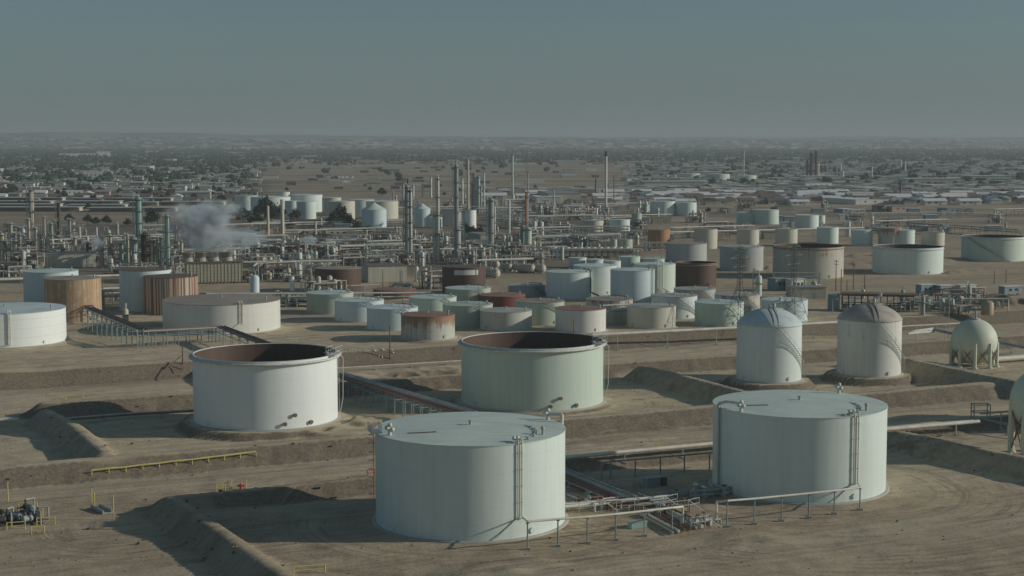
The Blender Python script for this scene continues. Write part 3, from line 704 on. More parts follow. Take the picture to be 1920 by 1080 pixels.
# hills along the horizon
hx = np.linspace(-9000, 9500, 260); hy = np.linspace(7300, 15500, 70)
HX, HY = np.meshgrid(hx, hy)
env = smooth((HY-7300)/4000.0)
ph = 960 + F*HX/HY
top = np.interp(ph, [-600, 0, 300, 600, 960, 1300, 1600, 1920, 2500], [97, 99, 95, 91, 79, 74, 76, 77, 75])
HZ = PLAT - 4 + env*(top*0.93 + vnoise(HX, HY, 1500, 0)*34 + vnoise(HX, HY, 520, 1)*26 + vnoise(HX, HY, 210, 2)*12)
co = np.stack([HX, HY, HZ], -1).reshape(-1, 3); nx, ny = 260, 70
i = np.arange(nx-1); j = np.arange(ny-1); J, I = np.meshgrid(j, i, indexing='ij')
q = np.stack([J*nx+I, J*nx+I+1, (J+1)*nx+I+1, (J+1)*nx+I], -1).reshape(-1, 4)
me = bpy.data.meshes.new('hills'); me.from_pydata([tuple(v) for v in co], [], [tuple(int(k) for k in f) for f in q]); me.polygons.foreach_set('use_smooth', [True]*len(q))
m, n, b = newmat('dry_hill_grass'); qn = NB(n); pos = qn.node('ShaderNodeNewGeometry').outputs['Position']
c = qn.mix(qn.ramp(qn.noise(qn.mapping(pos, (1, .25, 1)), 0.0022, 8, 0.78), 0.43, 0.57), (0.235, 0.195, 0.145), (0.06, 0.065, 0.052)); qn.link(c, b.inputs['Base Color']); b.inputs['Roughness'].default_value = 1
me.materials.append(m); ho = bpy.data.objects.new('hills', me); COL.objects.link(ho); ho['kind'] = 'structure'
# haze
HB = MB().box((0, 7900, 66), (30000, 17000, 152)); 
m = bpy.data.materials.new('haze_air'); m.use_nodes = True; n = m.node_tree; n.nodes.clear()
o_ = n.nodes.new('ShaderNodeOutputMaterial'); pv = n.nodes.new('ShaderNodeVolumePrincipled')
pv.inputs['Color'].default_value = (0.60, 0.67, 0.685, 1); pv.inputs['Density'].default_value = 0.00012; pv.inputs['Anisotropy'].default_value = 0.1
n.links.new(pv.outputs[0], o_.inputs['Volume'])
hz = HB.build('haze', m); hz['kind'] = 'stuff'
# ================================================================== near fittings
def on(px, py): return P(px, py)
def up(base, px, py):            # the point above a ground point seen at row py
    D = math.hypot(base[0], base[1]); return Vector((base[0], base[1], z_at(px, py, D)))
def zp(px, py, z): x, y = at_z(px, py, z); return Vector((x, y, z))
def local(root, pts): return [tuple(Vector(p) - root.location) for p in pts]
def pipeline(label, pts, r, mat='pipew', sup=9.0, group=None, cat='pipe', name='pipeline', pmat='steel', n=9, block=True):
    root = thing(name, label, cat, tuple(pts[0]), 0, group)
    L = local(root, pts); MB().tube(L, r, n).build('pipe', M[mat], root)
    for a, b in zip(pts[:-1], pts[1:]):
        ln = (b-a).length; k = int(ln//sup)
        for i in range(k):
            p = a + (b-a)*((i+0.5)/k); g = gz(p.x, p.y)
            if p.z - r - g > 0.15:
                q = MB(); q.cyl((p.x, p.y, g-0.2), (p.x, p.y, p.z-r*0.8), 0.12 if r < 0.5 else 0.2, n=6)
                if block: q.box((p.x, p.y, g+0.1), (0.6, 0.6, 0.35))
                q.v = [(x-root.location.x, y-root.location.y, z-root.location.z) for x, y, z in q.v]
                q.build('support', M[pmat], root)
    return root
def railpipe(label, bases, tops, endpx, r=0.17, first=None):
    # overhead pipe on slim posts with concrete feet, seen in front of the near tanks
    bp_ = [on(*b) for b in bases]; tp = [up(b, bases[i][0], tops[i]) for i, b in enumerate(bp_)]
    root = thing('pipe_on_posts', label, 'pipe', tuple(bp_[0]))
    line = list(tp)
    if endpx:
        e = on(*endpx[0]); line.append(up(e, *endpx[1])); line.append(e)
    if first: line = [first] + line
    MB().tube(local(root, line), r, 9).build('pipe', M['pipew'], root)
    for b, t in zip(bp_, tp):
        q = MB(); lb = b - root.location; lt = t - root.location
        q.cyl(lb, (lt.x, lt.y, lt.z-r), 0.11, n=7); q.box((lt.x, lt.y, lt.z-r-0.05), (0.5, 0.25, 0.1)); q.build('post', M['pipeb'], root)
        MB().box((lb.x, lb.y, lb.z+0.12), (0.75, 0.75, 0.5)).build('footing', M['conc'], root)
railpipe('white pipe on six slim posts in front of the nearest tank', [(989, 1031), (1046, 1025), (1101, 1019), (1154, 1013), (1208, 1006), (1260, 999)], [978, 973, 969, 964, 958, 952], ((1280, 987), (1280, 950)))
railpipe('white pipe on six slim posts in front of the right-hand tank', [(1612, 957), (1564, 965), (1516, 971), (1465, 977), (1414, 983), (1363, 988)], [914, 920, 925, 930, 935, 939], ((1343, 980), (1343, 941)))
# tank fittings
def up_tank(t, label_parts=True): pass
def risers(t, th, post, top=0.4, zl=None):
    root = t.root; q = MB(); r = t.r + 0.22; zl = zl if zl else 2.6
    a, b = th
    for k, tt in enumerate((a, b)):
        q.tube([t.pl(t.r-1.2, tt, t.h+0.5), t.pl(r, tt, t.h+0.5), t.pl(r, tt, zl)], 0.11, 8)
        q.ball(t.pl(t.r-1.0, tt, t.h+0.6), 0.3, 8, 6)
    q.tube([t.pl(r, a, zl), t.pl(r+0.05, a-14, 0.4)], 0.09, 7)
    if post is not None: q.tube([t.pl(r, b, zl), tuple(Vector(post) - root.location)], 0.11, 7)
    for z in np.arange(3, t.h, 2.4): q.box(t.pl(r, a, z), (0.3, 0.3, 0.08)); q.box(t.pl(r, b, z), (0.3, 0.3, 0.08))
    q.build('foam_pipe', M['pipew'], root)
t1 = T['T1']; b = on(989, 1031); risers(t1, (28, 30.6), up(b, 989, 978), zl=z_at(965, 975, t1.D)-t1.z)
t2 = T['T2']; b = on(1612, 957); risers(t2, (36.5, 40), up(b, 1612, 914), zl=z_at(1597, 912, t2.D)-t2.z)
m1 = T['M1']; risers(m1, (17, 20), None, zl=3.2)
t5 = T['T5']; risers(t5, (2.5, 4.5), None, zl=0.8)
def vent_group(t, th, rr=0.93):
    q = MB(); x, y, _ = t.pl(t.r*rr, th, 0); h = t.h+0.1
    q.cyl((x, y, h-0.1), (x, y, h+0.8), 0.28); q.ball((x-0.35, y, h+1.05), 0.4, 10, 8); q.ball((x+0.4, y, h+0.8), 0.34, 10, 8); q.ball((x+0.05, y, h+1.45), 0.34, 10, 8)
    q.build('vent_cluster', M['rim'], t.root)
def rail_platform(t, th, w=3.4, d=1.6, hgt=1.2, z=None, mat='rim', rr=None):
    z = t.h + 0.1 if z is None else z
    f0 = math.atan2(t.fy, t.fx) + R(th); rr = t.r + 0.2 if rr is None else rr
    q = MB(); q.box((rr*math.cos(f0), rr*math.sin(f0), z), (d, w, 0.12), f0)
    for i in (-.5, -.17, .17, .5):
        for j in (-.5, .5):
            lx, ly = j*d, i*w; X = (rr+lx)*math.cos(f0) - ly*math.sin(f0); Y = (rr+lx)*math.sin(f0) + ly*math.cos(f0)
            q.cyl((X, Y, z), (X, Y, z+hgt), 0.05, n=5)
    for zz in (hgt*0.5, hgt):
        for j in (-.5, .5):
            e = []
            for i in (-.5, .5):
                lx, ly = j*d, i*w; e.append(((rr+lx)*math.cos(f0) - ly*math.sin(f0), (rr+lx)*math.sin(f0) + ly*math.cos(f0), z+zz))
            q.cyl(e[0], e[1], 0.045, n=5)
    q.build('gauge_platform', M[mat], t.root)
def ladder(t, th, z0=0.3, mat='steel', cage=True):
    q = MB(); f0 = math.atan2(t.fy, t.fx) + R(th)
    for s_ in (-.25, .25):
        a = (t.r+0.3)*math.cos(f0)-s_*math.sin(f0), (t.r+0.3)*math.sin(f0)+s_*math.cos(f0)
        q.cyl((a[0], a[1], z0), (a[0], a[1], t.h+1.0), 0.045, n=5)
    for z in np.arange(z0+0.3, t.h, 0.45):
        q.box(((t.r+0.3)*math.cos(f0), (t.r+0.3)*math.sin(f0), z), (0.05, 0.5, 0.05), f0)
    if cage:
        for z in np.arange(z0+2.4, t.h+1, 1.3):
            p = [((t.r+0.3+0.75*math.sin(k*math.pi/4))*math.cos(f0)-0.38*math.cos(k*math.pi/4)*math.sin(f0), (t.r+0.3+0.75*math.sin(k*math.pi/4))*math.sin(f0)+0.38*math.cos(k*math.pi/4)*math.cos(f0), z) for k in range(5)]
            q.tube(p, 0.035, 4)
    q.build('ladder', M[mat], t.root)
vent_group(t1, -63); vent_group(t1, 118, 0.95); vent_group(t2, -42, 0.97); vent_group(t2, 150, 0.93)
rail_platform(t1, -78, mat='pipeb'); ladder(t1, -88)
ladder(t2, -62, cage=False)
q = MB(); q.tube([t1.pl(t1.r*0.93, 112, t1.h+1.2), t1.pl(t1.r+0.5, 108, t1.h+1.2), t1.pl(t1.r+0.5, 108, 0.5)], 0.28, 9); q.build('vent_pipe', M['pipew'], t1.root)
q = MB(); q.tube([t2.pl(t2.r*0.86, -52, t2.h+0.9), t2.pl(t2.r*0.94, -62, t2.h+0.9), t2.pl(t2.r+0.3, -64, t2.h+0.5), t2.pl(t2.r+0.3, -64, 0.5)], 0.26, 9); q.build('vent_pipe', M['pipew'], t2.root)
for t in (t1, t2):
    q = MB(); 
    for k in range(7):
        a = t.pl(t.r*(0.96-k*0.055), 30+k*9, t.h+0.25); b_ = t.pl(t.r*(0.96-(k+1)*0.055), 30+(k+1)*9, t.h+0.35); q.cyl(a, b_, 0.06, n=5); q.box((a[0], a[1], a[2]), (0.5, 0.3, 0.35))
    q.build('roof_conduit', M['steel'], t.root)
    q = MB(); q.cyl(t.pl(t.r*0.75, -60, t.h+0.22), t.pl(t.r*0.5, -45, t.h+0.36), 0.08, n=5); q.build('roof_hose', M['rust'], t.root)
for k in ('T3', 'T4'):
    t = T[k]; rail_platform(t, 68, 4.2, 1.9, 1.5, mat='rim' if k == 'T3' else 'steel'); ladder(t, 86, cage=False)
    q = MB(); q.tube([t.pl(t.r-2.2, 70, t.h+0.3), t.pl(t.r+0.9, 74, t.h+0.25), t.pl(t.r+1.3, 80, t.h-1.2), t.pl(t.r+1.1, 84, 4.0), t.pl(t.r+0.5, 84, 1)], 0.07, 6); q.build('drain_hose', M['pipew'], t.root)
    q = MB(); q.tube([t.pl(t.r-1.0, 68, t.h+0.2), t.pl(t.r*0.45, 100, 3.0)], 0.35, 6); q.build('rolling_ladder', M['steel'], t.root)
    for th, z in ((14, 1.2), (22, 2.8), (36, 1.1)):
        q = MB(); q.cyl(t.pl(t.r, th, z), t.pl(t.r+0.5, th, z), 0.3, n=10); q.cyl(t.pl(t.r+0.5, th, z), t.pl(t.r+0.55, th, z), 0.42, n=10); q.build('nozzle', M['rust'], t.root)
for k in ('T6', 'T7'):
    t = T[k]; rail_platform(t, 120, 2.0, 2.0, 1.0, z=t.h+3.4, rr=2.3)
    q = MB(); pk = 3.7
    for off in (-0.55, 0.55):
        pts = []
        for i in range(12):
            a = i/11; rr = t.r*(1-a*0.93); pts.append(t.pl(rr, 12+math.degrees(off/max(rr, 1.5)), t.h+pk*(math.sqrt(1-.8*(1-a*.93)**2)-.4472)/.5528+0.9))
        q.tube(pts, 0.05, 5)
        q.tube([(p[0], p[1], p[2]-0.85) for p in pts], 0.09, 5)
    q.build('roof_stair', M['dark'], t.root)
    q = MB(); q.tube([t.pl(1.2, 60, t.h+3.7), t.pl(1.2, 60, t.h+5.0), t.pl(2.4, 80, t.h+5.4), t.pl(2.6, 80, t.h+6.2)], 0.32, 9); q.build('vent_pipe', M['rim'], t.root)
# white rectangle painted on the brown tank, bent pipes on the tall ones
t = T['B2']; q = MB(); f0 = math.atan2(t.fy, t.fx)
for a0, a1 in ((-26, 31), (34, 40)):
    n = 12; vs = []
    for i in range(n+1):
        a = f0 + R(a0 + (a1-a0)*i/n)
        for z in (t.h-2.6, t.h-0.9): vs.append(((t.r+0.02)*math.cos(a), (t.r+0.02)*math.sin(a), z))
    q.add(vs, [(2*i, 2*i+2, 2*i+3, 2*i+1) for i in range(n)], True)
q.build('painted_panel', M['w_white'], t.root)
def downpipe(k, th, mat, zend=1.0, thout=8, r=0.24):
    t = T[k]; q = MB(); q.tube([t.pl(t.r*0.7, th, t.h+1.1), t.pl(t.r*0.98, th, t.h+0.9), t.pl(t.r+0.5, th, t.h+0.3), t.pl(t.r+0.5, th, zend+1.2), t.pl(t.r+3.0, th+thout, zend)], r, 8); q.build('downpipe', M[mat], t.root)
downpipe('W1', 62, 'dark'); downpipe('W3', 60, 'pipew'); downpipe('W4', 22, 'pipew', r=0.2); downpipe('W4', 8, 'pipew', r=0.2)
for k in ('C1', 'C2', 'C3', 'C5', 'C7', 'C8', 'C10', 'C12', 'C14', 'C15', 'C17', 'C16', 'C19'):
    t = T[k]; q = MB(); th = 45 + (hash(k) % 3)*8 if False else 50
    q.tube([t.pl(t.r*0.15, th, t.h+t.r*0.05+0.7), t.pl(t.r*0.55, th, t.h+1.2), t.pl(t.r*0.97, th, t.h+1.0), t.pl(t.r+0.5, th, t.h+0.2)], 0.14, 6)
    for rr in (0.35, 0.6, 0.85): a = t.pl(t.r*rr, th, 0); q.cyl((a[0], a[1], t.h), (a[0], a[1], t.h+1.1), 0.07, n=5)
    q.build('roof_walkway', M['frame'], t.root)

# ---- pipes on the dykes and between tanks
pipeline('long white pipe along the dyke behind the two nearest tanks', [zp(1000, 863, 2.7), zp(1333, 832, 2.7), zp(1659, 805, 2.4), zp(1836, 790, 2.4)], 0.36, sup=10)
pipeline('thin white pipe running just behind the thick one, right of the right-hand tank', [zp(1640, 804, 2.6), zp(1739, 795, 2.6), zp(1825, 788, 2.6)], 0.15, sup=12)
pipeline('grey pipe leaving the frame toward the gas sphere at the right edge', [zp(1838, 775, 3.5), zp(1990, 765, 3.5)], 0.2, 'pipeb', sup=7)
pipeline('grey sloping pipe running to the foot of the right-edge sphere', [zp(1845, 786, 2.4), zp(1935, 806, 1.6)], 0.25, 'pipeb', sup=8)
q = thing('steel_portal', 'small steel pipe frame in shadow right of the right-hand tank', 'pipe frame', tuple(on(1838, 800)))
f = MB()
for dx in (-1.6, 1.6):
    for dy in (-1, 1): f.cyl((dx, dy, 0), (dx, dy, 3.4), 0.12, n=6)
for z in (1.8, 3.3):
    for dy in (-1, 1): f.cyl((-1.6, dy, z), (1.6, dy, z), 0.1, n=6)
    for dx in (-1.6, 1.6): f.cyl((dx, -1, z), (dx, 1, z), 0.1, n=6)
f.build('frame', M['pipeb'], q)
# posts with a thin rail behind the basin
bs = [(1128, 899)] + [(x, 899-(x-1128)*0.0925) for x in (1145, 1191, 1238, 1283, 1330)]
B_ = [Vector((*at_z(px, py, 0), 0)) for px, py in bs]; hgt = z_at(1128, 867, math.hypot(B_[0].x, B_[0].y))
root = thing('pipe_on_posts', 'grey pipe on tall posts standing in the shadow between the two near tanks', 'pipe', tuple(B_[0]))
MB().tube(local(root, [Vector((p.x, p.y, hgt)) for p in B_]+[Vector((B_[-1].x+6, B_[-1].y+2.8, hgt))]), 0.14, 8).build('pipe', M['pipeb'], root)
for p in B_: MB().cyl(tuple(p-root.location+Vector((0, 0, -.3))), (p.x-root.location.x, p.y-root.location.y, hgt-0.1), 0.13, n=7).build('post', M['pipeb'], root)
for a, b_, r_, mt, z_, l in (((1020, 862), (1192, 930), 0.13, 'pipeg', 1.6, 'thin upper pipe of the diagonal bundle between the near tanks'), ((1020, 869), (1186, 937), 0.42, 'pipeg', 1.0, 'thick grey pipe of the diagonal bundle between the near tanks'),
                             ((1020, 884), (1150, 940), 0.12, 'pipeg', 0.9, 'lowest thin pipe of the diagonal bundle between the near tanks'), ((1020, 875), (1172, 938), 0.34, 'piper', 0.8, 'red-brown pipe of the diagonal bundle between the near tanks')):
    pipeline(l, [zp(*a, z_), zp(*b_, z_)], r_, mt, sup=6)
pipeline('second red-brown pipe of the diagonal bundle, nearer the nearest tank', [zp(1020, 880, .7), zp(1160, 940, .7)], 0.34, 'piper', sup=6)
pipeline('thick white pipe joining the two near tanks low over the ground', [zp(1058, 951, 1.1), zp(1105, 946, 1.1), zp(1190, 937, 1.1), zp(1258, 932, 1.1)], 0.34, 'pipew', sup=5)
pipeline('thin white pipe beside the thick one between the near tanks', [zp(1060, 945, 1.5), zp(1190, 935, 1.5), zp(1262, 928, 1.5)], 0.13, 'pipew', sup=6)
pipeline('blue-grey pipe in shadow entering the right-hand tank', [zp(1240, 930, 1.1), zp(1352, 918, 1.1)], 0.5, 'pipeb', sup=5)
pipeline('pair pipe from the left dyke to the left open tank, upper', [zp(60, 789, 1.1), zp(240, 775, 1.1), zp(366, 768, 1.2)], 0.17, 'pipew', sup=9)
pipeline('lower pipe of the pair reaching the left open tank', [zp(60, 793, .8), zp(240, 778, .8), zp(366, 771, 1.0)], 0.17, 'piper', sup=9)
pipeline('white header pipe on the dirt dyke at the left edge', [zp(-20, 788, 1.4), zp(34, 786, 1.4)], 0.4, 'pipew', sup=5)
pipeline('long white pipe along the terrace edge left of the domed tanks', [zp(1110, 628, PLAT+1.2), zp(1388, 614, PLAT+1.2), zp(1570, 604, PLAT+1.2)], 0.42, sup=14)
pipeline('thin pale pipe crossing the dirt behind the left open tank', [zp(600, 692, .7), zp(868, 676, .7)], 0.14, sup=9)
pipeline('thick white pipe right of the small gas sphere', [zp(1862, 674, 1.0), zp(1990, 664, 1.0)], 0.75, sup=8)
pipeline('thin white pipe running along the dirt behind the right domed tank', [zp(1690, 612, 1.1+PLAT), zp(1800, 606, 1.1+PLAT)], 0.2, 'pipew', sup=8)
pipeline('thick grey pipe passing behind the small gas sphere', [zp(1750, 618, .9+PLAT), zp(1990, 665, 1.0)], 0.4, 'pipeg', sup=8)
ORDN = ['first', 'second', 'third', 'fourth', 'fifth', 'sixth', 'seventh']
for i in range(5): pipeline('white pipe length lying in the stack behind the right domed tank, %s from the left' % ORDN[i], [zp(1702+i*3, 626-i*1.3, .4+PLAT), zp(1757-i*2, 621-i*1.2, .4+PLAT)], 0.33, 'pipew', sup=99, group='pipe lengths behind the domed tank')
for i in range(7): pipeline('pale pipe length on the ground near the small gas sphere, %s from left' % ORDN[i], [zp(1722+i*9, 678+i*2.2, .5), zp(1758+i*9, 681+i*2.0, .5)], 0.28, 'pipew', sup=99, group='pipe lengths near the gas sphere')

# ---- manifolds with valves and handrails
def manifold(px, py, label, seed, sx=9, sy=5, rz=0.0):
    rn = random.Random(seed); p = on(px, py); root = thing('valve_manifold', label, 'pipe manifold', tuple(p), rz)
    for i in range(9):
        a = (rn.uniform(-sx, sx)/2, rn.uniform(-sy, sy)/2); z = rn.uniform(0.4, 1.5); L_ = rn.uniform(2.5, sx*0.7); r = rn.choice((0.12, 0.16, 0.24))
        q = MB(); d = (1, 0) if rn.random() < 0.55 else (0, 1); e = (a[0]+d[0]*L_, a[1]+d[1]*L_*0.7)
        q.tube([(a[0], a[1], -0.2), (a[0], a[1], z), (e[0], e[1], z), (e[0], e[1], -0.2)], r, 8); q.build('pipe', M[rn.choice(('pipew', 'pipeg', 'pipew', 'rust'))], root)
        if i % 2 == 0:
            m_ = ((a[0]+e[0])/2, (a[1]+e[1])/2); q = MB(); q.ball((m_[0], m_[1], z), r*2.2, 10, 7); q.cyl((m_[0], m_[1], z), (m_[0], m_[1], z+0.9), 0.06, n=5)
            q.lathe([(0.28, z+0.86), (0.36, z+0.9), (0.28, z+0.94)], 12, (m_[0], m_[1], 0)); q.build('valve', M['dark' if i % 4 else 'pipeb'], root)
    q = MB(); pts = [(-sx/2, -sy/2), (-sx/4, -sy/2-.8), (sx/4, -sy/2-.8), (sx/2, -sy/2)]
    for zz in (1.2, 2.0): q.tube([(x, y, zz) for x, y in pts], 0.06, 5)
    for x, y in pts: q.cyl((x, y, 0), (x, y, 2.0), 0.06, n=5)
    q.tube([(sx/4, -sy/2-.8, 2.0), (sx/4+2.5, -sy/2-1.5, 0.1)], 0.07, 5)
    q.build('handrail', M['steel'], root)
a_u = math.atan2(U.y, U.x)
manifold(1088, 955, 'tangled valve manifold right beside the nearest tank', 3, 8, 5, a_u)
manifold(1195, 948, 'large pipe manifold with handrails midway between the near tanks', 4, 11, 6, a_u)
manifold(1240, 955, 'pale pipe manifold with stairs in front of the shaded basin', 8, 10, 6, a_u)
manifold(1322, 934, 'shaded pipe manifold at the left foot of the right-hand tank', 5, 8, 4, a_u)
for i in range(7):
    pipeline('loose pipe length on the dirt between the near tanks, %s from left' % ORDN[i], [zp(1196+i*11, 962-i*1.2, .35), zp(1262+i*11, 998-i*2.2, .35)], 0.16 + 0.05*(i % 3), ('pipeg', 'pipew', 'rust', 'piper')[i % 4], sup=99, group='loose pipes on the dirt')
manifold(1295, 988, 'low valve group at the end of the loose pipes', 6, 5, 2.5, a_u)
p = on(1195, 990); q = thing('equipment_box', 'small green box on the dirt in front of the loose pipes', 'box', tuple(p), a_u)
MB().box((0, 0, .45), (2.6, 1.2, 0.9)).build('body', M['turq'], q); MB().box((0, 0, .96), (2.8, 1.4, 0.12)).build('lid', M['steel'], q)
p = on(1222, 912); q = thing('pump_house', 'blue-grey equipment cabinet in the shadow between the near tanks', 'cabinet', tuple(p), a_u)
MB().box((0, 0, .8), (2.6, 1.4, 1.6)).build('body', M['w_blue'], q); MB().box((0, 0, 1.68), (2.9, 1.7, 0.15)).build('roof', M['steel'], q); MB().box((2.2, 0, .7), (1.0, 1.0, 1.4)).build('motor', M['dark'], q)

# ---- yellow things
def barrier(px, py, w, label, rz=0.3, h=1.1, mat='yellow'):
    p = on(px, py); q = thing('safety_barrier', label, 'barrier', tuple(p), rz); 
    f = MB(); f.cyl((-w/2, 0, h), (w/2, 0, h), 0.075, n=6).cyl((-w/2, 0, h*0.5), (w/2, 0, h*0.5), 0.06, n=6); f.build('rail', M[mat], q)
    for s_ in (-1, 1): MB().cyl((s_*w/2, 0, -.2), (s_*w/2, 0, h+.05), 0.09, n=6).build('post', M[mat], q)
barrier(30, 993, 2.6, 'yellow barrier in front of the pumps, leftmost'); barrier(86, 984, 2.6, 'yellow barrier right of the pumps'); barrier(71, 1001, 1.8, 'short yellow barrier lowest in front of the pumps')
barrier(52, 955, 2.8, 'yellow barrier behind the pumps'); barrier(414, 921, 1.4, 'short yellow barrier beside the red valve, left one'); barrier(424, 918, 1.2, 'second short yellow barrier beside the red valve')
barrier(696, 893, 1.3, 'red and yellow barrier just left of the nearest tank', mat='red'); barrier(580, 1076, 4.2, 'yellow barrier at the bottom edge on the dyke'); barrier(140, 747, 3.6, 'pale yellow barrier on the light bench left of the open tank')
barrier(1240, 842, 2.0, 'yellow barrier near the dyke pipe'); barrier(115, 755, 1.8, 'small pale yellow barrier on the light bench')
for px, yb, yt, l in ((15, 940, 905, 'tall yellow marker post above the pumps'), (213, 975, 930, 'tall yellow marker post right of the steel ramp'), (177, 946, 925, 'yellow marker post left of the steel ramp'), (172, 942, 918, 'pale yellow marker post at the corner of the ramp'), (434, 918, 902, 'thin marker post left of the red valve'), (461, 916, 902, 'thin marker post right of the red valve'), (80, 970, 955, 'short post beside the pumps'), (52, 720, 708, 'white-topped marker on the dark slope')):
    p = on(px, yb); h = up(p, px, yt).z - p.z; q = MB().cyl((0, 0, -.2), (0, 0, h), 0.1, n=6).cyl((0, 0, h), (0, 0, h+.1), 0.16, n=6).build('marker_post', M['yellow' if px != 52 else 'rim'], None, tuple(p)); tag(q, l, 'post')
p = on(452, 918); q = thing('hydrant', 'red fire hydrant between thin marker posts beside the big shadow', 'hydrant', tuple(p))
MB().cyl((0, 0, 0), (0, 0, 0.7), 0.24, n=12).ball((0, 0, .75), 0.26, 12, 8).build('body', M['red'], q); MB().cyl((-.6, 0, .6), (.6, 0, .6), 0.16, n=8).build('outlet', M['red'], q)
g0, g1 = on(172, 893), on(480, 866)
root = thing('guard_rail', 'long low yellow rail beside the dirt road', 'guard rail', tuple(g0)); pts = []
for i in range(11):
    p = g0 + (g1-g0)*(i/10); g = gz(p.x, p.y); pts.append(Vector((p.x, p.y, g+0.85)))
    MB().cyl((p.x-g0.x, p.y-g0.y, g-g0.z-.2), (p.x-g0.x, p.y-g0.y, g-g0.z+.85), 0.1, n=6).build('post', M['yellow'], root)
MB().tube(local(root, pts), 0.14, 7).build('rail', M['yellow'], root)
def pump(px, py, label, mat, seed):
    rn = random.Random(seed); p = on(px, py); q = thing('pump', label, 'pump', tuple(p), rn.uniform(0, 3))
    MB().box((0, 0, .15), (3.2, 1.3, .3)).build('skid', M['dark'], q); MB().drum((-1.2, 0, .95), (0.1, 0, .95), 0.5, 12).build('motor', M[mat], q)
    MB().ball((0.9, 0, .9), 0.5, 12, 8).cyl((0.9, 0, .9), (0.9, 0, 2.0), 0.16).cyl((0.9, 0, .9), (0.9, 1.4, .9), 0.16).build('casing', M['dark'], q)
    MB().tube([(0.9, 0, 2.0), (0.9, -1.5, 2.0), (.9, -1.5, 0)], 0.12, 7).build('pipe', M['steel'], q)
pump(8, 985, 'dark pump cut by the left edge', 'dark', 1); pump(24, 980, 'pump with pale blue motor near the left edge', 'pipeb', 2); pump(46, 977, 'dark pump in the middle of the group', 'dark', 3); pump(58, 983, 'pump with pale casing beside the yellow barrier', 'steel', 4); pump(72, 978, 'dark pump, rightmost of the group', 'dark', 5); pump(54, 962, 'small blue motor behind the pumps', 'pipeb', 6)
p = on(190, 958); q = thing('steel_ramp', 'low steel ramp with side rails beside the yellow posts', 'ramp', tuple(p), -0.95)
f = MB()
for s_ in (-1, 1): f.box((0, s_*0.7, 0.4), (5.2, 0.14, 0.6))
f.build('rail', M['steel'], q); MB().box((0, 0, .2), (5.2, 1.3, .12)).build('deck', M['steel'], q)

# ---- elevated pipe racks
def rack(label, bA, bB, tA, tB, n, width, z0, pipes, group=None, mat='pipeb', name='pipe_rack', low=True):
    A = Vector((*at_z(*bA, z0), z0)); B = Vector((*at_z(*bB, z0), z0)); zA = z_at(bA[0], tA, A.xy.length); zB = z_at(bB[0], tB, B.xy.length)
    root = thing(name, label, 'pipe rack', tuple(A), 0, group); d = (B-A).normalized(); s_ = Vector((d.y, -d.x, 0))
    for i in range(n):
        a = i/(n-1); p = A + (B-A)*a - A; zt = zA + (zB-zA)*a - z0; q = MB()
        for sg in (-.5, .5):
            e = p + s_*sg*width; q.cyl((e.x, e.y, -.4), (e.x, e.y, zt), 0.14, n=6)
        for zz in (zt-0.1, zt*0.72): q.cyl(tuple(p+s_*width*.6+Vector((0, 0, zz))), tuple(p-s_*width*.6+Vector((0, 0, zz))), 0.11, n=6)
        q.build('support_bent', M[mat], root)
    m_ = MB()
    for sg in (-.5, .5): m_.cyl(tuple(s_*sg*width+Vector((0, 0, (zA-z0)*.72))), tuple(B-A+s_*sg*width+Vector((0, 0, (zB-z0)*.72))), 0.1, n=6)
    m_.build('beam', M[mat], root)
    for off, r, mt, dz in pipes:
        MB().cyl(tuple(s_*off*width+Vector((0, 0, zA-z0+r+dz))), tuple(B-A+s_*off*width+Vector((0, 0, zB-z0+r+dz))), r, n=9).build('pipe', M[mt], root)
    return root
rack('elevated pipe rack with grey and red-brown pipes descending between the open tanks', (636, 738), (885, 829), 703, 778, 17, 2.4, 0, [(-.42, .34, 'pipeg', 0), (-.05, .3, 'pipeg', 0), (.3, .22, 'piper', 0), (.5, .3, 'piper', -.35)])
rack('sloping dark pipe rack on green posts beside the orange rusted tank', (166, 619), (268, 652), 578, 620, 12, 3.0, PLAT, [(-.45, .22, 'dark', 0), (-.1, .28, 'piper', 0), (.25, .25, 'dark', 0), (.5, .2, 'pipeg', 0)])
rack('level pipe rack in front of the wide dusty-roofed tank', (266, 651), (416, 640), 622, 614, 8, 2.6, PLAT, [(-.45, .22, 'piper', 0), (0, .2, 'piper', 0), (.5, .2, 'pipeg', 0)])
rack('sloping dark pipe rack behind the left open tank', (414, 640), (560, 700), 614, 668, 10, 2.6, PLAT, [(-.4, .25, 'dark', 0), (0, .28, 'dark', 0), (.4, .22, 'piper', 0)])
rack('low brown pipe rack right of the bright white tank', (128, 600), (172, 606), 573, 575, 3, 2.2, PLAT, [(-.3, .2, 'piper', 0), (.3, .2, 'piper', 0)])
rack('thin white pipe rack over the brown tank and pale green tanks', (650, 560), (712, 558), 537, 535, 3, 1.0, PLAT, [(0, .2, 'pipew', 0)])
rack('white pipe on posts between the low sage tank and rust-topped tank', (852, 612), (905, 610), 578, 576, 3, 1.0, PLAT, [(0, .16, 'pipew', 0)])
rack('white pipe bridge beside the red-roofed white tank', (1130, 612), (1178, 610), 574, 572, 3, 1.2, PLAT, [(0, .2, 'pipew', 0)])
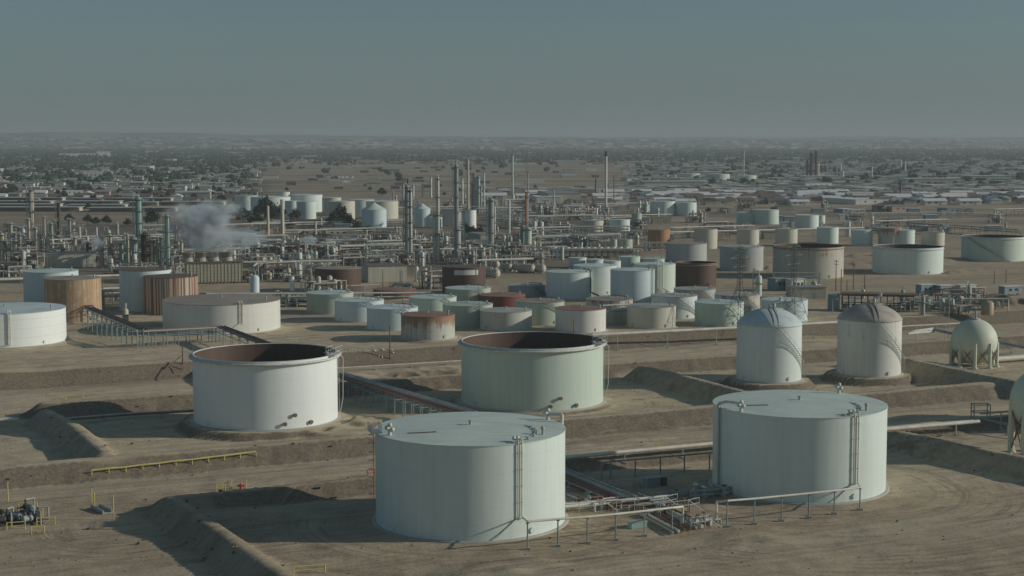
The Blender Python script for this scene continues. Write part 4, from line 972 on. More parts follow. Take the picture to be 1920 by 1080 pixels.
# ---- poles, lamps, lattice towers
def pole(px, yb, yt, label, arms=2, mat='wood', z0=None):
    p = on(px, yb) if z0 is None else Vector((*at_z(px, yb, z0), z0)); h = up(p, px, yt).z - p.z; q = thing('utility_pole', label, 'pole', tuple(p), a_u)
    MB().cyl((0, 0, -.4), (0, 0, h), 0.2, 0.13, n=8).build('pole', M[mat], q)
    for i in range(arms): MB().box((0, 0, h-0.5-i*1.1), (0.14, 2.6, 0.16)).build('crossarm', M[mat], q)
pole(731, 681, 609, 'brown wooden pole below the rust-topped tank', 0); pole(343, 699, 647, 'rusty leaning-frame pole above the left open tank', 0, 'rust')
for px, yb, yt, n_, l in ((1567, 545, 487, 2, 'wooden power pole with crossarms in front of the large roofless tank'), (1577, 547, 504, 0, 'thin pole just right of the crossarm pole'), (1600, 543, 494, 1, 'dark wooden pole between the two roofless tanks'), (1621, 544, 507, 1, 'thinner wooden pole left of the white roofless tank'), (1588, 545, 525, 0, 'short pole above the equipment yard'),
                          (1864, 532, 508, 0, 'thin pole at the right edge dirt yard'), (1886, 530, 506, 0, 'second thin pole at the right edge dirt yard'), (1170, 492, 432, 1, 'wooden pole behind the small white tanks'), (718, 560, 505, 0, 'thin pole beside the dark brown tank'), (1076, 640, 598, 0, 'thin pole in front of the red-roofed white tank')):
    pole(px, yb, yt, l, n_)
q0 = on(322, 700); q = MB()
for a, b_ in (((305, 705), (325, 686)), ((308, 687), (342, 697)), ((322, 685), (343, 690))): q.cyl(tuple(on(*a)-q0+Vector((0, 0, .3))), tuple(on(*b_)-q0+Vector((0, 0, 1.6))), 0.12, n=5)
tag(q.build('fallen_frame', M['rust'], None, tuple(q0)), 'rusty broken steel frame lying on the slope above the left open tank', 'steel frame')
def lamp(px, yb, yt, label, group='yard lamps'):
    p = on(px, yb); h = up(p, px, yt).z - p.z; q = thing('yard_lamp', label, 'lamp', tuple(p), 0, group)
    MB().cyl((0, 0, -.3), (0, 0, h), 0.12, 0.08, n=7).cyl((0, 0, h), (1.2, 0, h+.25), 0.06, n=5).build('mast', M['steel'], q); MB().box((1.4, 0, h+.22), (.8, .35, .18)).build('lamp_head', M['rim'], q)
lamp(1561, 590, 562, 'thin yard lamp left of the right domed tank'); lamp(1594, 590, 558, 'thin yard lamp behind the right domed tank roof'); lamp(1742, 580, 552, 'thin yard lamp in the equipment yard'); lamp(1779, 600, 558, 'tall thin yard lamp above the small gas sphere')
def lattice(px, yb, yt, label):
    p = Vector((*at_z(px, yb, PLAT), PLAT)); h = up(p, px, yt).z - p.z; root = thing('transmission_tower', label, 'pylon', tuple(p), a_u+0.3)
    q = MB(); W = lambda z: 2.9*(1-z/(h*0.52))+0.55 if z < h*0.52 else 0.55
    zs = [0, h*.15, h*.28, h*.4, h*.52] + [h*(.52+.06*k) for k in range(1, 9)]
    for a, b_ in zip(zs[:-1], zs[1:]):
        wa, wb = W(a), W(b_); c1 = [(-wa, -wa), (wa, -wa), (wa, wa), (-wa, wa)]; c2 = [(-wb, -wb), (wb, -wb), (wb, wb), (-wb, wb)]
        for k in range(4):
            j = (k+1) % 4; q.cyl((*c1[k], a), (*c2[k], b_), 0.085, n=4); q.cyl((*c1[k], a), (*c2[j], b_), 0.05, n=4); q.cyl((*c1[j], a), (*c2[k], b_), 0.05, n=4); q.cyl((*c2[k], b_), (*c2[j], b_), 0.05, n=4)
    q.build('lattice_mast', M['frame'], root)
    for z, L_ in ((h*.97, 3.0), (h*.86, 4.2), (h*.75, 3.2)):
        q = MB(); q.cyl((-L_, 0, z), (L_, 0, z), 0.07, n=4); q.cyl((-L_, 0, z), (0, 0, z+1.1), 0.05, n=4); q.cyl((L_, 0, z), (0, 0, z+1.1), 0.05, n=4)
        for s_ in (-1, 1): q.cyl((s_*L_, 0, z), (s_*L_, 0, z-.9), 0.09, n=5)
        q.build('crossarm', M['frame'], root)
lattice(1386, 615, 462, 'steel lattice pylon in front of the low tanks left of the domed tanks'); lattice(1487, 607, 458, 'steel lattice pylon behind the left domed tank')
LM += [(1486, 600, 'right pylon'), (1386, 612, 'left pylon')]

# ---- yard right of centre: trailers, truck, exchanger bank
def box_building(px, py, w_, d_, h_, label, wall, roof, name='site_trailer', cat='trailer', rz=None, z0=None, group=None, windows=2, gable=0.0, door=True, wheels=False):
    p = Vector((*at_z(px, py, PLAT if z0 is None else z0), PLAT if z0 is None else z0)); rz = a_u if rz is None else rz
    q = thing(name, label, cat, tuple(p), rz, group); zb = 0.7 if wheels else 0
    MB().box((0, d_/2, zb+h_/2), (w_, d_, h_)).build('wall', M[wall], q)
    if gable:
        MB().add([(-w_/2-.3, -.3, zb+h_), (w_/2+.3, -.3, zb+h_), (w_/2+.3, d_+.3, zb+h_), (-w_/2-.3, d_+.3, zb+h_), (-w_/2-.3, d_/2, zb+h_+gable), (w_/2+.3, d_/2, zb+h_+gable)], [(0, 1, 5, 4), (3, 4, 5, 2), (0, 4, 3), (1, 2, 5), (0, 3, 2, 1)]).build('roof', M[roof], q)
    else: MB().box((0, d_/2, zb+h_+.1), (w_+.5, d_+.5, .2)).build('roof', M[roof], q)
    for i in range(windows): MB().box((-w_/2+w_*(i+1)/(windows+1), -.03, zb+h_*.58), (min(1.4, w_*.15), .08, h_*.3)).build('window', M['glass'], q)
    if door: MB().box((w_*.36, -.03, zb+h_*.36), (1.0, .09, h_*.7)).build('door', M['w_grey'], q)
    if wheels:
        for s_ in (-.25, .25): MB().cyl((s_*w_, 0, .45), (s_*w_, .3, .45), .45, n=12).build('wheel', M['rubber'], q)
    return q
box_building(1740, 555, 6, 3, 3.2, 'blue-sided site trailer, leftmost in the dirt yard', 'w_blue', 'w_white', wheels=True); box_building(1776, 555, 6, 3, 2.9, 'dark-sided site trailer, second in the dirt yard', 'w_grey', 'w_white', wheels=True)
box_building(1815, 554, 7, 3, 2.9, 'long white site trailer in the dirt yard', 'w_white', 'w_white', wheels=True, windows=3); box_building(1900, 555, 8, 3, 2.6, 'blue-grey trailer at the right edge of the dirt yard', 'w_blue', 'w_white', wheels=True)
box_building(1466, 545, 5.5, 5, 4.2, 'dark green shed in front of the large roofless tank', 'w_blue', 'rf_grey', 'shed', 'shed'); box_building(1497, 546, 6.5, 3.5, 4.2, 'white pump shelter with open front beside the dark green shed', 'w_white', 'w_white', 'shed', 'shed', windows=3)
p = Vector((*at_z(1530, 547, PLAT), PLAT)); q = thing('truck', 'pale box truck parked in front of the large roofless tank', 'truck', tuple(p), a_u+.5)
MB().box((-1, 0, 1.7), (4, 2.2, 2.0)).build('cargo_box', M['w_white'], q); MB().box((1.9, 0, 1.35), (1.7, 2.1, 1.7)).build('cab', M['w_cream'], q); MB().box((2.2, 0, 1.75), (1.2, 2.14, .6)).build('windshield', M['glass'], q)
for s_ in (-1.8, 1.9):
    for t_ in (-1, 1): MB().cyl((s_, t_*.85, .5), (s_, t_*1.12, .5), .5, n=14).build('wheel', M['rubber'], q)
rack('thin pipe portal in front of the large roofless tank', (1449, 540), (1537, 538), 512, 511, 3, 0.6, PLAT, [(0, .1, 'steel', 0)])
p = Vector((*at_z(1578, 583, PLAT), PLAT)); root = thing('exchanger_bank', 'long dark fin-fan bank with brown roof in the right yard', 'cooler bank', tuple(p), math.radians(-14))
f = MB(); pc = MB()
for i in range(12):
    for dy in (0, 6): f.cyl((i*2.0, dy, 0), (i*2.0, dy, 5.0), .14, n=5)
for z in (2.2, 5.0):
    for dy in (0, 6): f.cyl((0, dy, z), (22, dy, z), .14, n=5)
f.build('frame', M['dark'], root); MB().box((11, 3, 5.4), (23, 7, .5)).build('deck', M['rf_brown'], root)
for i in range(8): MB().drum((1+i*2.8, 1, 1.3), (1+i*2.8, 5, 1.3), .75, 10).build('exchanger', M['dark' if i % 3 else 'pipeg'], root)
for i in range(16): pc.tube([(i*1.4, -.6, 0), (i*1.4, -.6, 2+(i % 4)*.7), (i*1.4+1.2, 1.5, 2+(i % 4)*.7)], .11, 5)
pc.build('pipework', M['steel'], root); MB().box((-2.6, 2, 2.6), (3.6, 4, 5.2)).build('cabinet', M['w_blue'], root)
LM.append((1650, 560, 'dark fin-fan bank'))
for px, yb, yt, r_, mt, l in ((1766, 584, 561, .75, 'colw', 'pale vertical vessel, left of two in the equipment yard'), (1786, 588, 562, .5, 'colw', 'slim pale vertical vessel, right of two in the equipment yard'), (1851, 590, 568, 1.9, 'ochre', 'short brown cylinder standing alone in the dirt yard'), (491, 742, 700, .1, 'dark', None)):
    if not l: continue
    p = Vector((*at_z(px, yb, PLAT), PLAT)); h = up(p, px, yt).z - PLAT; q = thing('vertical_vessel', l, 'vessel', tuple(p))
    MB().lathe([(r_, 0), (r_, h), (r_*.7, h+r_*.3), (0, h+r_*.42)], 20).build('shell', M[mt], q); MB().cyl((0, 0, h), (0, 0, h+r_+.5), .12, n=6).build('nozzle', M['steel'], q)
# ================================================================== process plant
LM += [(400, 530, 'steaming cooling tower'), (262, 500, 'tall turquoise column'), (856, 490, 'tall flare column'), (1136, 405, 'tall white chimney'), (768, 480, 'banded process column'), (987, 470, 'orange column'), (530, 458, 'tall cream stack'), (61, 450, 'tall beige column'), (640, 418, 'round tree'), (727, 528, 'pale control building'), (125, 495, 'ribbed process hall')]
PEND = []      # things whose label still needs its place: (object, words, px, py)
def where(px, py):
    best = min(LM, key=lambda l: math.hypot((l[0]-px), (l[1]-py)*2.2)); dx, dy = px-best[0], (py-best[1])*2.2
    if abs(dx) > abs(dy): rel = 'left of' if dx < 0 else 'right of'
    else: rel = 'behind' if dy < 0 else 'in front of'
    return '%s the %s' % (rel, best[2])
def column(px, wpx, yt, yb, mat, desc, plat=3, cap='dome', taper=1.0, skirt=True, pipe=True, name='process_column', tip=None, D=None):
    x, y, z0 = flatP(px, yb); D = math.hypot(x, y); r = wpx/2/F*D; h = z_at(px, yt, D) - z0
    if tip: h = z_at(px, tip, D) - z0
    q = thing(name, None, 'stack' if cap == 'open' else 'column', (x, y, z0)); r1 = r*taper
    prof = [(r*1.25, 0), (r*1.2, h*.06), (r, h*.1), (r1, h)] if skirt else [(r, 0), (r1, h)]
    if cap == 'dome': prof += [(r1*.75, h+r1*.5), (0, h+r1*.7)]
    elif cap == 'cone': prof += [(r1*.35, h+r1*1.3), (r1*.3, h+r1*3)]
    else: prof += [(r1*.8, h), (r1*.8, h-1.5), (0, h-1.6)]
    MB().lathe(prof, 18).build('shell', M[mat], q)
    for i in range(plat):
        zz = h*(0.99 - i*0.86/max(plat, 1)); m_ = MB(); rr = r*1.0+ (r1-r)*zz/h; ro = rr+1.15
        m_.lathe([(rr-.02, zz), (ro, zz), (ro, zz+.14), (rr-.02, zz+.14)], 14)
        for k in range(8): t = k*math.pi/4; m_.cyl((ro*math.cos(t), ro*math.sin(t), zz), (ro*math.cos(t), ro*math.sin(t), zz+1.1), .05, n=4)
        m_.lathe([(ro-.04, zz+1.05), (ro+.04, zz+1.1), (ro-.04, zz+1.15)], 14); m_.build('platform', M['frame'], q)
    if pipe:
        MB().tube([(0, 0, h+r1*.5), (0, 0, h+r1*1.1), (-r*1.5, -r*.8, h+r1*1.1), (-r*1.5, -r*.8, 1)], max(.16, r*.2), 7).build('overhead_pipe', M['steel'], q)
        l_ = MB(); 
        for s_ in (-.3, .3): l_.cyl((r*1.15, s_-r*.6, 0), (r*1.15, s_-r*.6, h), .06, n=4)
        l_.build('ladder', M['dark'], q)
    PEND.append((q, desc, px, yb)); return q
for a in [(61, 10, 356, 452, 'colb', 'tall beige column with ring platforms', 4, 'open'), (111, 6, 380, 452, 'brown', 'slim dark brown column', 2, 'open'), (262, 12, 373, 500, 'turq', 'tall turquoise column with rusty bands', 5), (315, 9, 405, 503, 'turq', 'slim turquoise column', 3),
          (22, 6, 419, 476, 'colb', 'slim beige column', 2), (55, 6, 411, 475, 'colb', 'beige column with platforms', 3), (68, 7, 428, 476, 'colb', 'short beige column', 2), (85, 4, 407, 468, 'colb', 'very slim beige column', 1), (97, 7, 420, 467, 'colg', 'grey column', 2), (104, 4, 413, 466, 'colb', 'very slim cream column', 1),
          (122, 6, 431, 466, 'colw', 'pale short column', 1), (132, 5, 412, 466, 'colg', 'grey column with bent top pipe', 2), (150, 4, 425, 465, 'colb', 'slim cream pipe stack', 0, 'open'), (182, 3, 426, 463, 'colw', 'thin pale pipe stack', 0, 'open'), (208, 6, 442, 499, 'colb', 'beige column', 2), (229, 6, 457, 499, 'turq', 'short turquoise column', 1),
          (252, 14, 449, 502, 'colg', 'thick grey column', 2), (275, 13, 439, 500, 'brown', 'thick brown column', 3), (331, 5, 421, 476, 'colb', 'cream column with ring platforms', 3), (355, 3, 424, 476, 'colw', 'thin pale column in the steam', 1), (371, 4, 397, 476, 'turq', 'slim turquoise stack in the steam', 0, 'open'), (383, 3, 432, 476, 'colw', 'thin pale stack in the steam', 0, 'open'), (431, 4, 446, 470, 'colw', 'short pale stack right of the steam', 0, 'open'),
          (30, 9, 452, 500, 'colb', 'stout beige column', 2), (90, 8, 448, 500, 'colg', 'stout grey column', 2), (141, 7, 446, 482, 'colb', 'stout beige column', 1), (166, 9, 456, 498, 'brown', 'stout brown column', 1), (191, 7, 446, 500, 'colg', 'stout grey column', 2), (304, 9, 446, 500, 'colg', 'stout grey column', 2), (341, 7, 452, 500, 'colb', 'stout beige column', 2), (240, 6, 440, 498, 'colb', 'beige column', 2), (286, 8, 452, 500, 'colb', 'stout beige column', 1), (5, 9, 440, 500, 'colb', 'stout beige column', 2),
          (45, 9, 473, 507, 'colw', 'white vertical vessel with thin top pipe', 0), (38, 6, 440, 480, 'colg', 'grey column', 2), (10, 6, 452, 500, 'colg', 'grey column at the left edge', 1), (76, 5, 440, 500, 'colb', 'cream column', 1), (295, 6, 455, 500, 'colg', 'grey column', 2),
          (503, 5, 386, 447, 'colb', 'cream stack on a brown furnace', 0, 'open'), (530, 7, 374, 459, 'colb', 'tall cream stack', 0, 'open'), (592, 4, 415, 456, 'colb', 'slim cream stack', 0, 'open'), (610, 4, 450, 459, 'colb', 'tiny cream stack', 0, 'open'), (717, 3, 440, 460, 'dark', 'thin dark stack', 0, 'open')]:
    column(*a[:6], plat=a[6], cap=a[7] if len(a) > 7 else 'dome', pipe=(a[6] > 0))
for a in [(764, 9, 350, 494, 'colg', 'thick grey process column', 5, 'dome'), (771, 5, 356, 494, 'colw', 'pale banded column attached behind', 4, 'dome'), (765, 3, 334, 420, 'dark', 'dark thin flare tip pipe', 1, 'open'), (815, 6, 404, 492, 'colgreen', 'slim green column, left of a pair', 2, 'dome'), (822, 5, 334, 492, 'colw', 'slim pale tall column', 4, 'cone'),
          (856, 8, 312, 475, 'colg', 'very tall grey flare column', 5, 'cone'), (858, 13, 430, 492, 'colg', 'thick lower grey column', 2, 'dome'), (869, 5, 396, 480, 'colw', 'pale banded column', 3, 'dome'), (878, 4, 299, 402, 'colb', 'orange-tinged thin stack', 0, 'open'), (889, 6, 326, 400, 'colg', 'grey column of the far unit', 3, 'dome'), (897, 7, 332, 400, 'turq', 'green column with white hooked pipe', 2, 'dome'),
          (908, 3, 322, 392, 'colw', 'thin pale column of the far unit', 2, 'open'), (884, 4, 345, 400, 'colb', 'cream column of the far unit', 2, 'dome'), (902, 4, 350, 400, 'colg', 'grey column right of the hooked pipe', 1, 'dome'), (867, 4, 335, 384, 'colw', 'pale column of the far unit', 2, 'dome'),
          (756, 4, 347, 385, 'colw', 'short pale column of the back unit', 1, 'dome'), (775, 4, 347, 378, 'colw', 'short pale column of the back unit', 1, 'dome'), (793, 4, 346, 370, 'colg', 'grey column of the back unit', 1, 'dome'), (808, 4, 333, 370, 'colw', 'pale banded column of the back unit', 2, 'dome'), (818, 4, 335, 372, 'colg', 'grey column of the back unit', 2, 'dome'),
          (921, 11, 375, 480, 'colg', 'thick dark grey column with top platform', 3, 'dome'), (927, 5, 384, 460, 'colb', 'slim cream column beside a thick one', 2, 'dome'), (961, 4, 290, 370, 'colgreen', 'tall thin pale green flare stack', 1, 'open'), (962, 6, 366, 376, 'colw', 'pale base drum of the flare stack', 0, 'dome'), (955, 4, 375, 447, 'colw', 'slim white stack', 0, 'open'), (957, 7, 445, 468, 'turq', 'short green vessel', 0, 'dome'), (945, 8, 444, 468, 'colw', 'short white vessel', 0, 'dome'),
          (987, 5, 360, 430, 'colr', 'orange column', 1, 'open'), (990, 2.5, 322, 430, 'colg', 'thin grey pipe stack behind the orange column', 2, 'open'), (990, 14, 430, 470, 'colgreen', 'thick light green vessel under the orange column', 1, 'dome'), (980, 10, 425, 469, 'pipeb', 'blue-grey vessel beside the green one', 1, 'dome'),
          (1002, 8, 417, 438, 'colw', 'white elevated vessel', 0, 'dome'), (1015, 9, 418, 441, 'colw', 'white elevated vessel, wider', 0, 'dome'), (1136, 4.6, 290, 405, 'colw', 'very tall white chimney with dark top', 1, 'open'), (1117, 3, 335, 372, 'dark', 'dark mast', 2, 'open'), (1119, 4, 391, 413, 'snow', 'short white vessel', 0, 'dome'), (1151, 2, 328, 388, 'rust', 'thin rusty mast', 0, 'open'),
          (1045, 5, 466, 487, 'colw', 'short white vessel under the fan bank', 0, 'dome'), (1054, 7, 464, 487, 'colgreen', 'short green vessel under the fan bank', 0, 'dome'), (478, 17, 521, 552, 'blue', 'white-blue vertical vessel', 0, 'dome'), (548, 9, 521, 548, 'cool', 'pale vertical vessel', 0, 'dome'), (520, 10, 548, 562, 'snow', 'small white vessel behind the wide dusty-roofed tank', 0, 'dome'), (781, 8, 502, 527, 'colw', 'white twin vessel, left', 0, 'dome'), (797, 8, 505, 527, 'colw', 'white twin vessel, right', 0, 'dome'),
          (1394, 2.5, 282, 345, 'colb', 'thin pinkish far chimney', 0, 'open'), (1688, 4, 338, 376, 'brown', 'dark brown far chimney', 0, 'open'), (1689, 3, 300, 322, 'colw', 'pale far stack', 0, 'open'), (1697, 3, 302, 324, 'colw', 'pale far stack', 0, 'open')]:
    column(*a[:6], plat=a[6], cap=a[7], pipe=(a[6] > 2))
MB_ = MB().cyl((0, 0, 0), (0, 0, 3.5), 1.05, 1.0, n=12)
x, y, z0 = flatP(1136, 405); D = math.hypot(x, y)
tag(MB_.build('chimney_cap', M['dark'], [o for o, d_, p_, y_ in PEND if d_.startswith('very tall white chimney')][0], (0, 0, z_at(1136, 293, D)-z0)), None, None)
# far refinery on the right
for i, (px, yt, w_) in enumerate([(1513, 300, 4), (1521, 286, 7), (1530, 283, 6), (1534, 306, 4), (1551, 312, 2.5), (1557, 316, 2.5), (1560, 313, 2.5), (1569, 309, 3), (1576, 308, 3), (1580, 320, 4), (1635, 312, 2.5)]):
    column(px, w_, yt, 336, 'brown' if i < 3 else 'colw', 'dark tower of the distant refinery' if i < 3 else 'pale column of the distant refinery', 0, 'open', pipe=False)
LM.append((1525, 336, 'distant refinery'))
# frames at 1020-1040
for px, yt, l in ((1022, 376, 'left'), (1038, 354, 'right')):
    x, y, z0 = flatP(px, 404); D = math.hypot(x, y); h = z_at(px, yt, D)-z0; q = thing('pipe_mast', 'slim pale pipe mast of the ladder-like pair, %s one' % l, 'mast', (x, y, z0))
    MB().cyl((0, 0, 0), (0, 0, h), .6, n=8).build('mast', M['steel'], q); MB().cyl((-2.5, 0, h), (2.5, 0, h), .3, n=6).build('arm', M['steel'], q)
# cooling tower with four fan stacks, steam
x, y = at_z(403, 532, PLAT); ct = thing('cooling_tower', 'tan slatted cooling tower with four fan stacks giving off steam', 'cooling tower', (x, y, PLAT), 0.30)
D = math.hypot(x, y); s_ = D/F
wz, hz_ = 101*s_, z_at(403, 492, D)-PLAT
b_ = MB().box((0, 4, hz_/2+.4), (wz, 9, hz_-.8)); b_.build('louvre_wall', M['w_tan'], ct)
f = MB()
for i in range(17):
    for dy in (-.6,): f.box((-wz/2+wz*i/16, dy, hz_/2), (.12, .12, hz_))
for k in range(7): f.box((0, -.62, hz_*(k+.5)/7), (wz, .08, .1))
f.build('slat_frame', M['drum'], ct); MB().box((0, 4, hz_+.15), (wz+1.2, 10.2, .3)).build('deck', M['rf_brown'], ct)
for k in range(4):
    MB().lathe([(10.5*s_, 0), (9.5*s_, 1.2), (9.8*s_, 3.0), (11.8*s_, 17*s_), (11.3*s_, 17*s_), (9.2*s_, 1.0), (0, .6)], 20, (-46*s_+k*24*s_, 4.5, hz_+.3)).build('fan_stack', M['conc'], ct)
f = MB()
for i in range(9): f.cyl((-wz/2-.2+i*wz/8, -1.6, hz_+.3), (-wz/2-.2+i*wz/8, -1.6, hz_+1.4), .05, n=4)
f.cyl((-wz/2, -1.6, hz_+1.4), (wz/2, -1.6, hz_+1.4), .06, n=4); f.build('handrail', M['steel'], ct)
def plume(px, py, rx, ry, D, label, dens, seed):
    s_ = D/F; r_ = ray(px, py); k = D/math.hypot(r_[0], r_[1]); c = (r_[0]*k, r_[1]*k, CZ+r_[2]*k)
    m_ = MB().ball((0, 0, 0), 1.0, 24, 16)
    o = m_.build('steam_plume', mat := bpy.data.materials.new('steam'), None, c); o.scale = (rx*s_, rx*s_*.8, ry*s_); tag(o, label, 'steam', None, 'stuff')
    mat.use_nodes = True; n = mat.node_tree; n.nodes.clear(); q = NB(n); out_ = q.node('ShaderNodeOutputMaterial'); pv = q.node('ShaderNodeVolumePrincipled')
    tc = q.node('ShaderNodeTexCoord').outputs['Object']
    ln = q.node('ShaderNodeVectorMath', operation='LENGTH'); q.link(tc, ln.inputs[0])
    mp = q.node('ShaderNodeMapping'); mp.inputs['Location'].default_value = (seed, seed*2, 0); mp.inputs['Scale'].default_value = (1.1, 1.1, 1.0); q.link(tc, mp.inputs[0])
    nf = q.noise(mp.outputs[0], 1.5, 7, 0.68)
    fall = q.ramp(ln.outputs['Value'], 0.25, 1.0, 0.22, -0.24)
    d_ = q.math('MULTIPLY', q.math('MAXIMUM', q.math('SUBTRACT', q.math('ADD', q.math('MULTIPLY', nf, 1.9), fall), 0.90), 0.0), dens)
    q.link(d_, pv.inputs['Density']); pv.inputs['Color'].default_value = (0.88, 0.96, 1.0, 1); pv.inputs['Anisotropy'].default_value = 0.2
    q.link(pv.outputs[0], out_.inputs['Volume'])
Dc = D
plume(388, 426, 88, 64, Dc+10, 'large drifting cloud of white steam over the cooling tower', 1.3, 1.0)
plume(340, 395, 40, 22, Dc+22, 'thin upper steam drifting left of the main steam cloud', 0.5, 7.0)
plume(458, 446, 62, 26, Dc+14, 'thin steam trailing right of the cooling tower cloud', 0.7, 2.0)
plume(183, 454, 22, 14, Dc+90, 'small puff of steam above the ribbed process hall', 1.5, 3.0)
plume(578, 450, 24, 13, Dc+120, 'small puff of steam right of the tall cream stack', 1.3, 4.0)
# buildings of the plant
def hall(px, py, wpx, d_, yt, label, wall, roof, cat='building', gable=0, windows=3, rz=0.30, z0=PLAT, name='building', group=None):
    x, y = at_z(px, py, z0); D = math.hypot(x, y); h = z_at(px, yt, D)-z0
    return box_building(px, py, wpx*D/F, d_, h, label, wall, roof, name, cat, rz, z0, group, windows, gable)
hall(727, 529, 74, 14, 499, 'pale windowless control building with dark roof slot left of the twin vessels', 'w_cream', 'rf_brown', windows=0)
b_ = hall(125, 502, 104, 14, 476, 'ribbed beige process hall on green steel columns', 'w_cream', 'rf_grey', windows=0)
hall(200, 472, 180, 10, 458, 'long tan low wall building behind the left columns', 'w_tan', 'rf_grey', windows=0)
hall(640, 444, 58, 22, 431, 'low tan building with flat roof behind the plant road', 'w_tan', 'rf_grey', windows=4)
hall(750, 454, 22, 12, 447, 'small white hut left of the banded process column', 'w_white', 'rf_white'); hall(930, 452, 60, 25, 440, 'olive low building between the process columns', 'w_tan', 'rf_grey', windows=0)
hall(503, 447, 18, 8, 428, 'brown furnace box below the cream stack', 'w_pink', 'rf_brown', windows=0)
x, y, z0 = flatP(1110, 483); D = math.hypot(x, y); s_ = D/F
root = thing('fin_fan_bank', 'long pale elevated cooling fan bank behind the small white tanks', 'cooler bank', (x, y, z0), 0.02); f = MB()
for i in range(13):
    for dy in (0, 8): f.cyl((-38*s_*2+i*12*s_, dy, 0), (-38*s_*2+i*12*s_, dy, 14*s_), .2, n=5)
for dy in (0, 8): f.cyl((-76*s_, dy, 9*s_), (68*s_, dy, 9*s_), .15, n=5)
f.build('frame', M['frame'], root); MB().box((-2*s_, 4, 15*s_), (150*s_, 10, .9)).build('deck', M['w_cream'], root)
for i in range(12): MB().lathe([(5*s_, 0), (4.6*s_, 3.4*s_), (4.2*s_, 3.4*s_), (4.2*s_, 0.3), (0, .3)], 12, (-70*s_+i*12.4*s_, 4, 15.6*s_)).build('fan_ring', M['w_white'], root)
LM.append((1110, 483, 'pale fan bank'))
# horizontal vessels
for i, (xa, xb, y_, r_, l) in enumerate([(905, 934, 512, 8, 'cream horizontal vessel right of the dark brown tank with white rectangle'), (972, 1000, 503, 8, 'large beige horizontal vessel with dark strap, third from the right'), (996, 1020, 503, 7.5, 'beige horizontal vessel, rightmost of the vessel row'), (941, 958, 500, 6, 'small cream horizontal vessel in the row'), (955, 972, 500, 6, 'small beige horizontal vessel beside the big one'), (918, 934, 495, 6, 'round-ended pale vessel at the left of the row')]):
    x, y, z0 = flatP((xa+xb)/2, y_+9); D = math.hypot(x, y); s_ = D/F; q = thing('horizontal_vessel', l, 'vessel', (x, y, z0), -.5); r = r_*s_; L_ = (xb-xa)*s_/2*1.1; zc = z_at(xa, y_, D)-z0
    MB().drum((-L_, 0, zc), (L_, 0, zc), r, 20).build('shell', M['drum'], q)
    for s2 in (-.6, .6): MB().box((s2*L_, 0, zc/2-.1), (.5, r*1.5, zc-.1)).build('saddle', M['conc'], q)
    MB().cyl((0, 0, zc+r*.9), (0, 0, zc+r*1.6), .25, n=6).build('nozzle', M['steel'], q)
LM.append((985, 512, 'beige vessel row'))
# process frames, racks and small vessels: a few kinds, repeated
def unit_proto(k):
    rn = random.Random(k*7+1); L_, W_, H_ = rn.uniform(8, 17), rn.uniform(5, 9), rn.uniform(3.2, 6.8)
    root = thing('process_unit', 'x', 'process unit', (0, -500, 0)); nb = int(L_//4)+1; f = MB(); fl = [H_*i/3 for i in range(1, 4)] if H_ > 6 else [H_*.5, H_]
    for i in range(nb):
        for dy in (0, W_): f.cyl((i*L_/(nb-1), dy, -.3), (i*L_/(nb-1), dy, H_), .15, n=4)
        for z in fl: f.cyl((i*L_/(nb-1), 0, z), (i*L_/(nb-1), W_, z), .12, n=4)
    for z in fl:
        for dy in (0, W_): f.cyl((0, dy, z), (L_, dy, z), .14, n=4)
        for dy in (-.1, W_+.1): f.cyl((0, dy, z+1.1), (L_, dy, z+1.1), .05, n=4)
    ch = [f.build('frame', M[rn.choice(('frame', 'steel', 'rust', 'frame'))], root)]
    d = MB()
    for z in fl[:-1]: d.box((L_*rn.uniform(.3, .6), W_/2, z+.1), (L_*rn.uniform(.4, .8), W_*.9, .12))
    ch.append(d.build('deck', M['frame'], root))
    for i in range(rn.randint(5, 8)):
        p_ = MB(); dy = rn.uniform(-.6, W_+.6); z = rn.choice(fl)+rn.uniform(.2, .7); x0 = rn.uniform(-3, 1); x1 = L_+rn.uniform(-2, 4)
        p_.tube([(x0, dy, 0), (x0, dy, z), (x1, dy, z), (x1, dy, rn.uniform(0, 2))], rn.uniform(.12, .34), 6); ch.append(p_.build('pipe', M[rn.choice(('pipew', 'pipew', 'pipeg', 'rust', 'steel'))], root))
    for i in range(rn.randint(2, 4)):
        x0 = rn.uniform(1, L_-2); z = rn.choice([1.2]+fl[:-1]) + .9; r = rn.uniform(.6, 1.3)
        ch.append(MB().drum((x0, 1, z), (x0, W_-1, z), r, 10).build('exchanger', M[rn.choice(('drum', 'colw', 'pipeg', 'dark', 'colg'))], root))
    for i in range(rn.randint(1, 3)):
        x0 = rn.uniform(0, L_); y0 = rn.uniform(0, W_); h = H_*rn.uniform(.7, 1.4); r = rn.uniform(.4, 1.1)
        ch.append(MB().lathe([(r, 0), (r, h), (r*.6, h+r*.5), (0, h+r*.6)], 10, (x0, y0, 0)).build('vessel', M[rn.choice(('colw', 'colb', 'colg', 'drum', 'brown'))], root))
    return reg(root, ch)
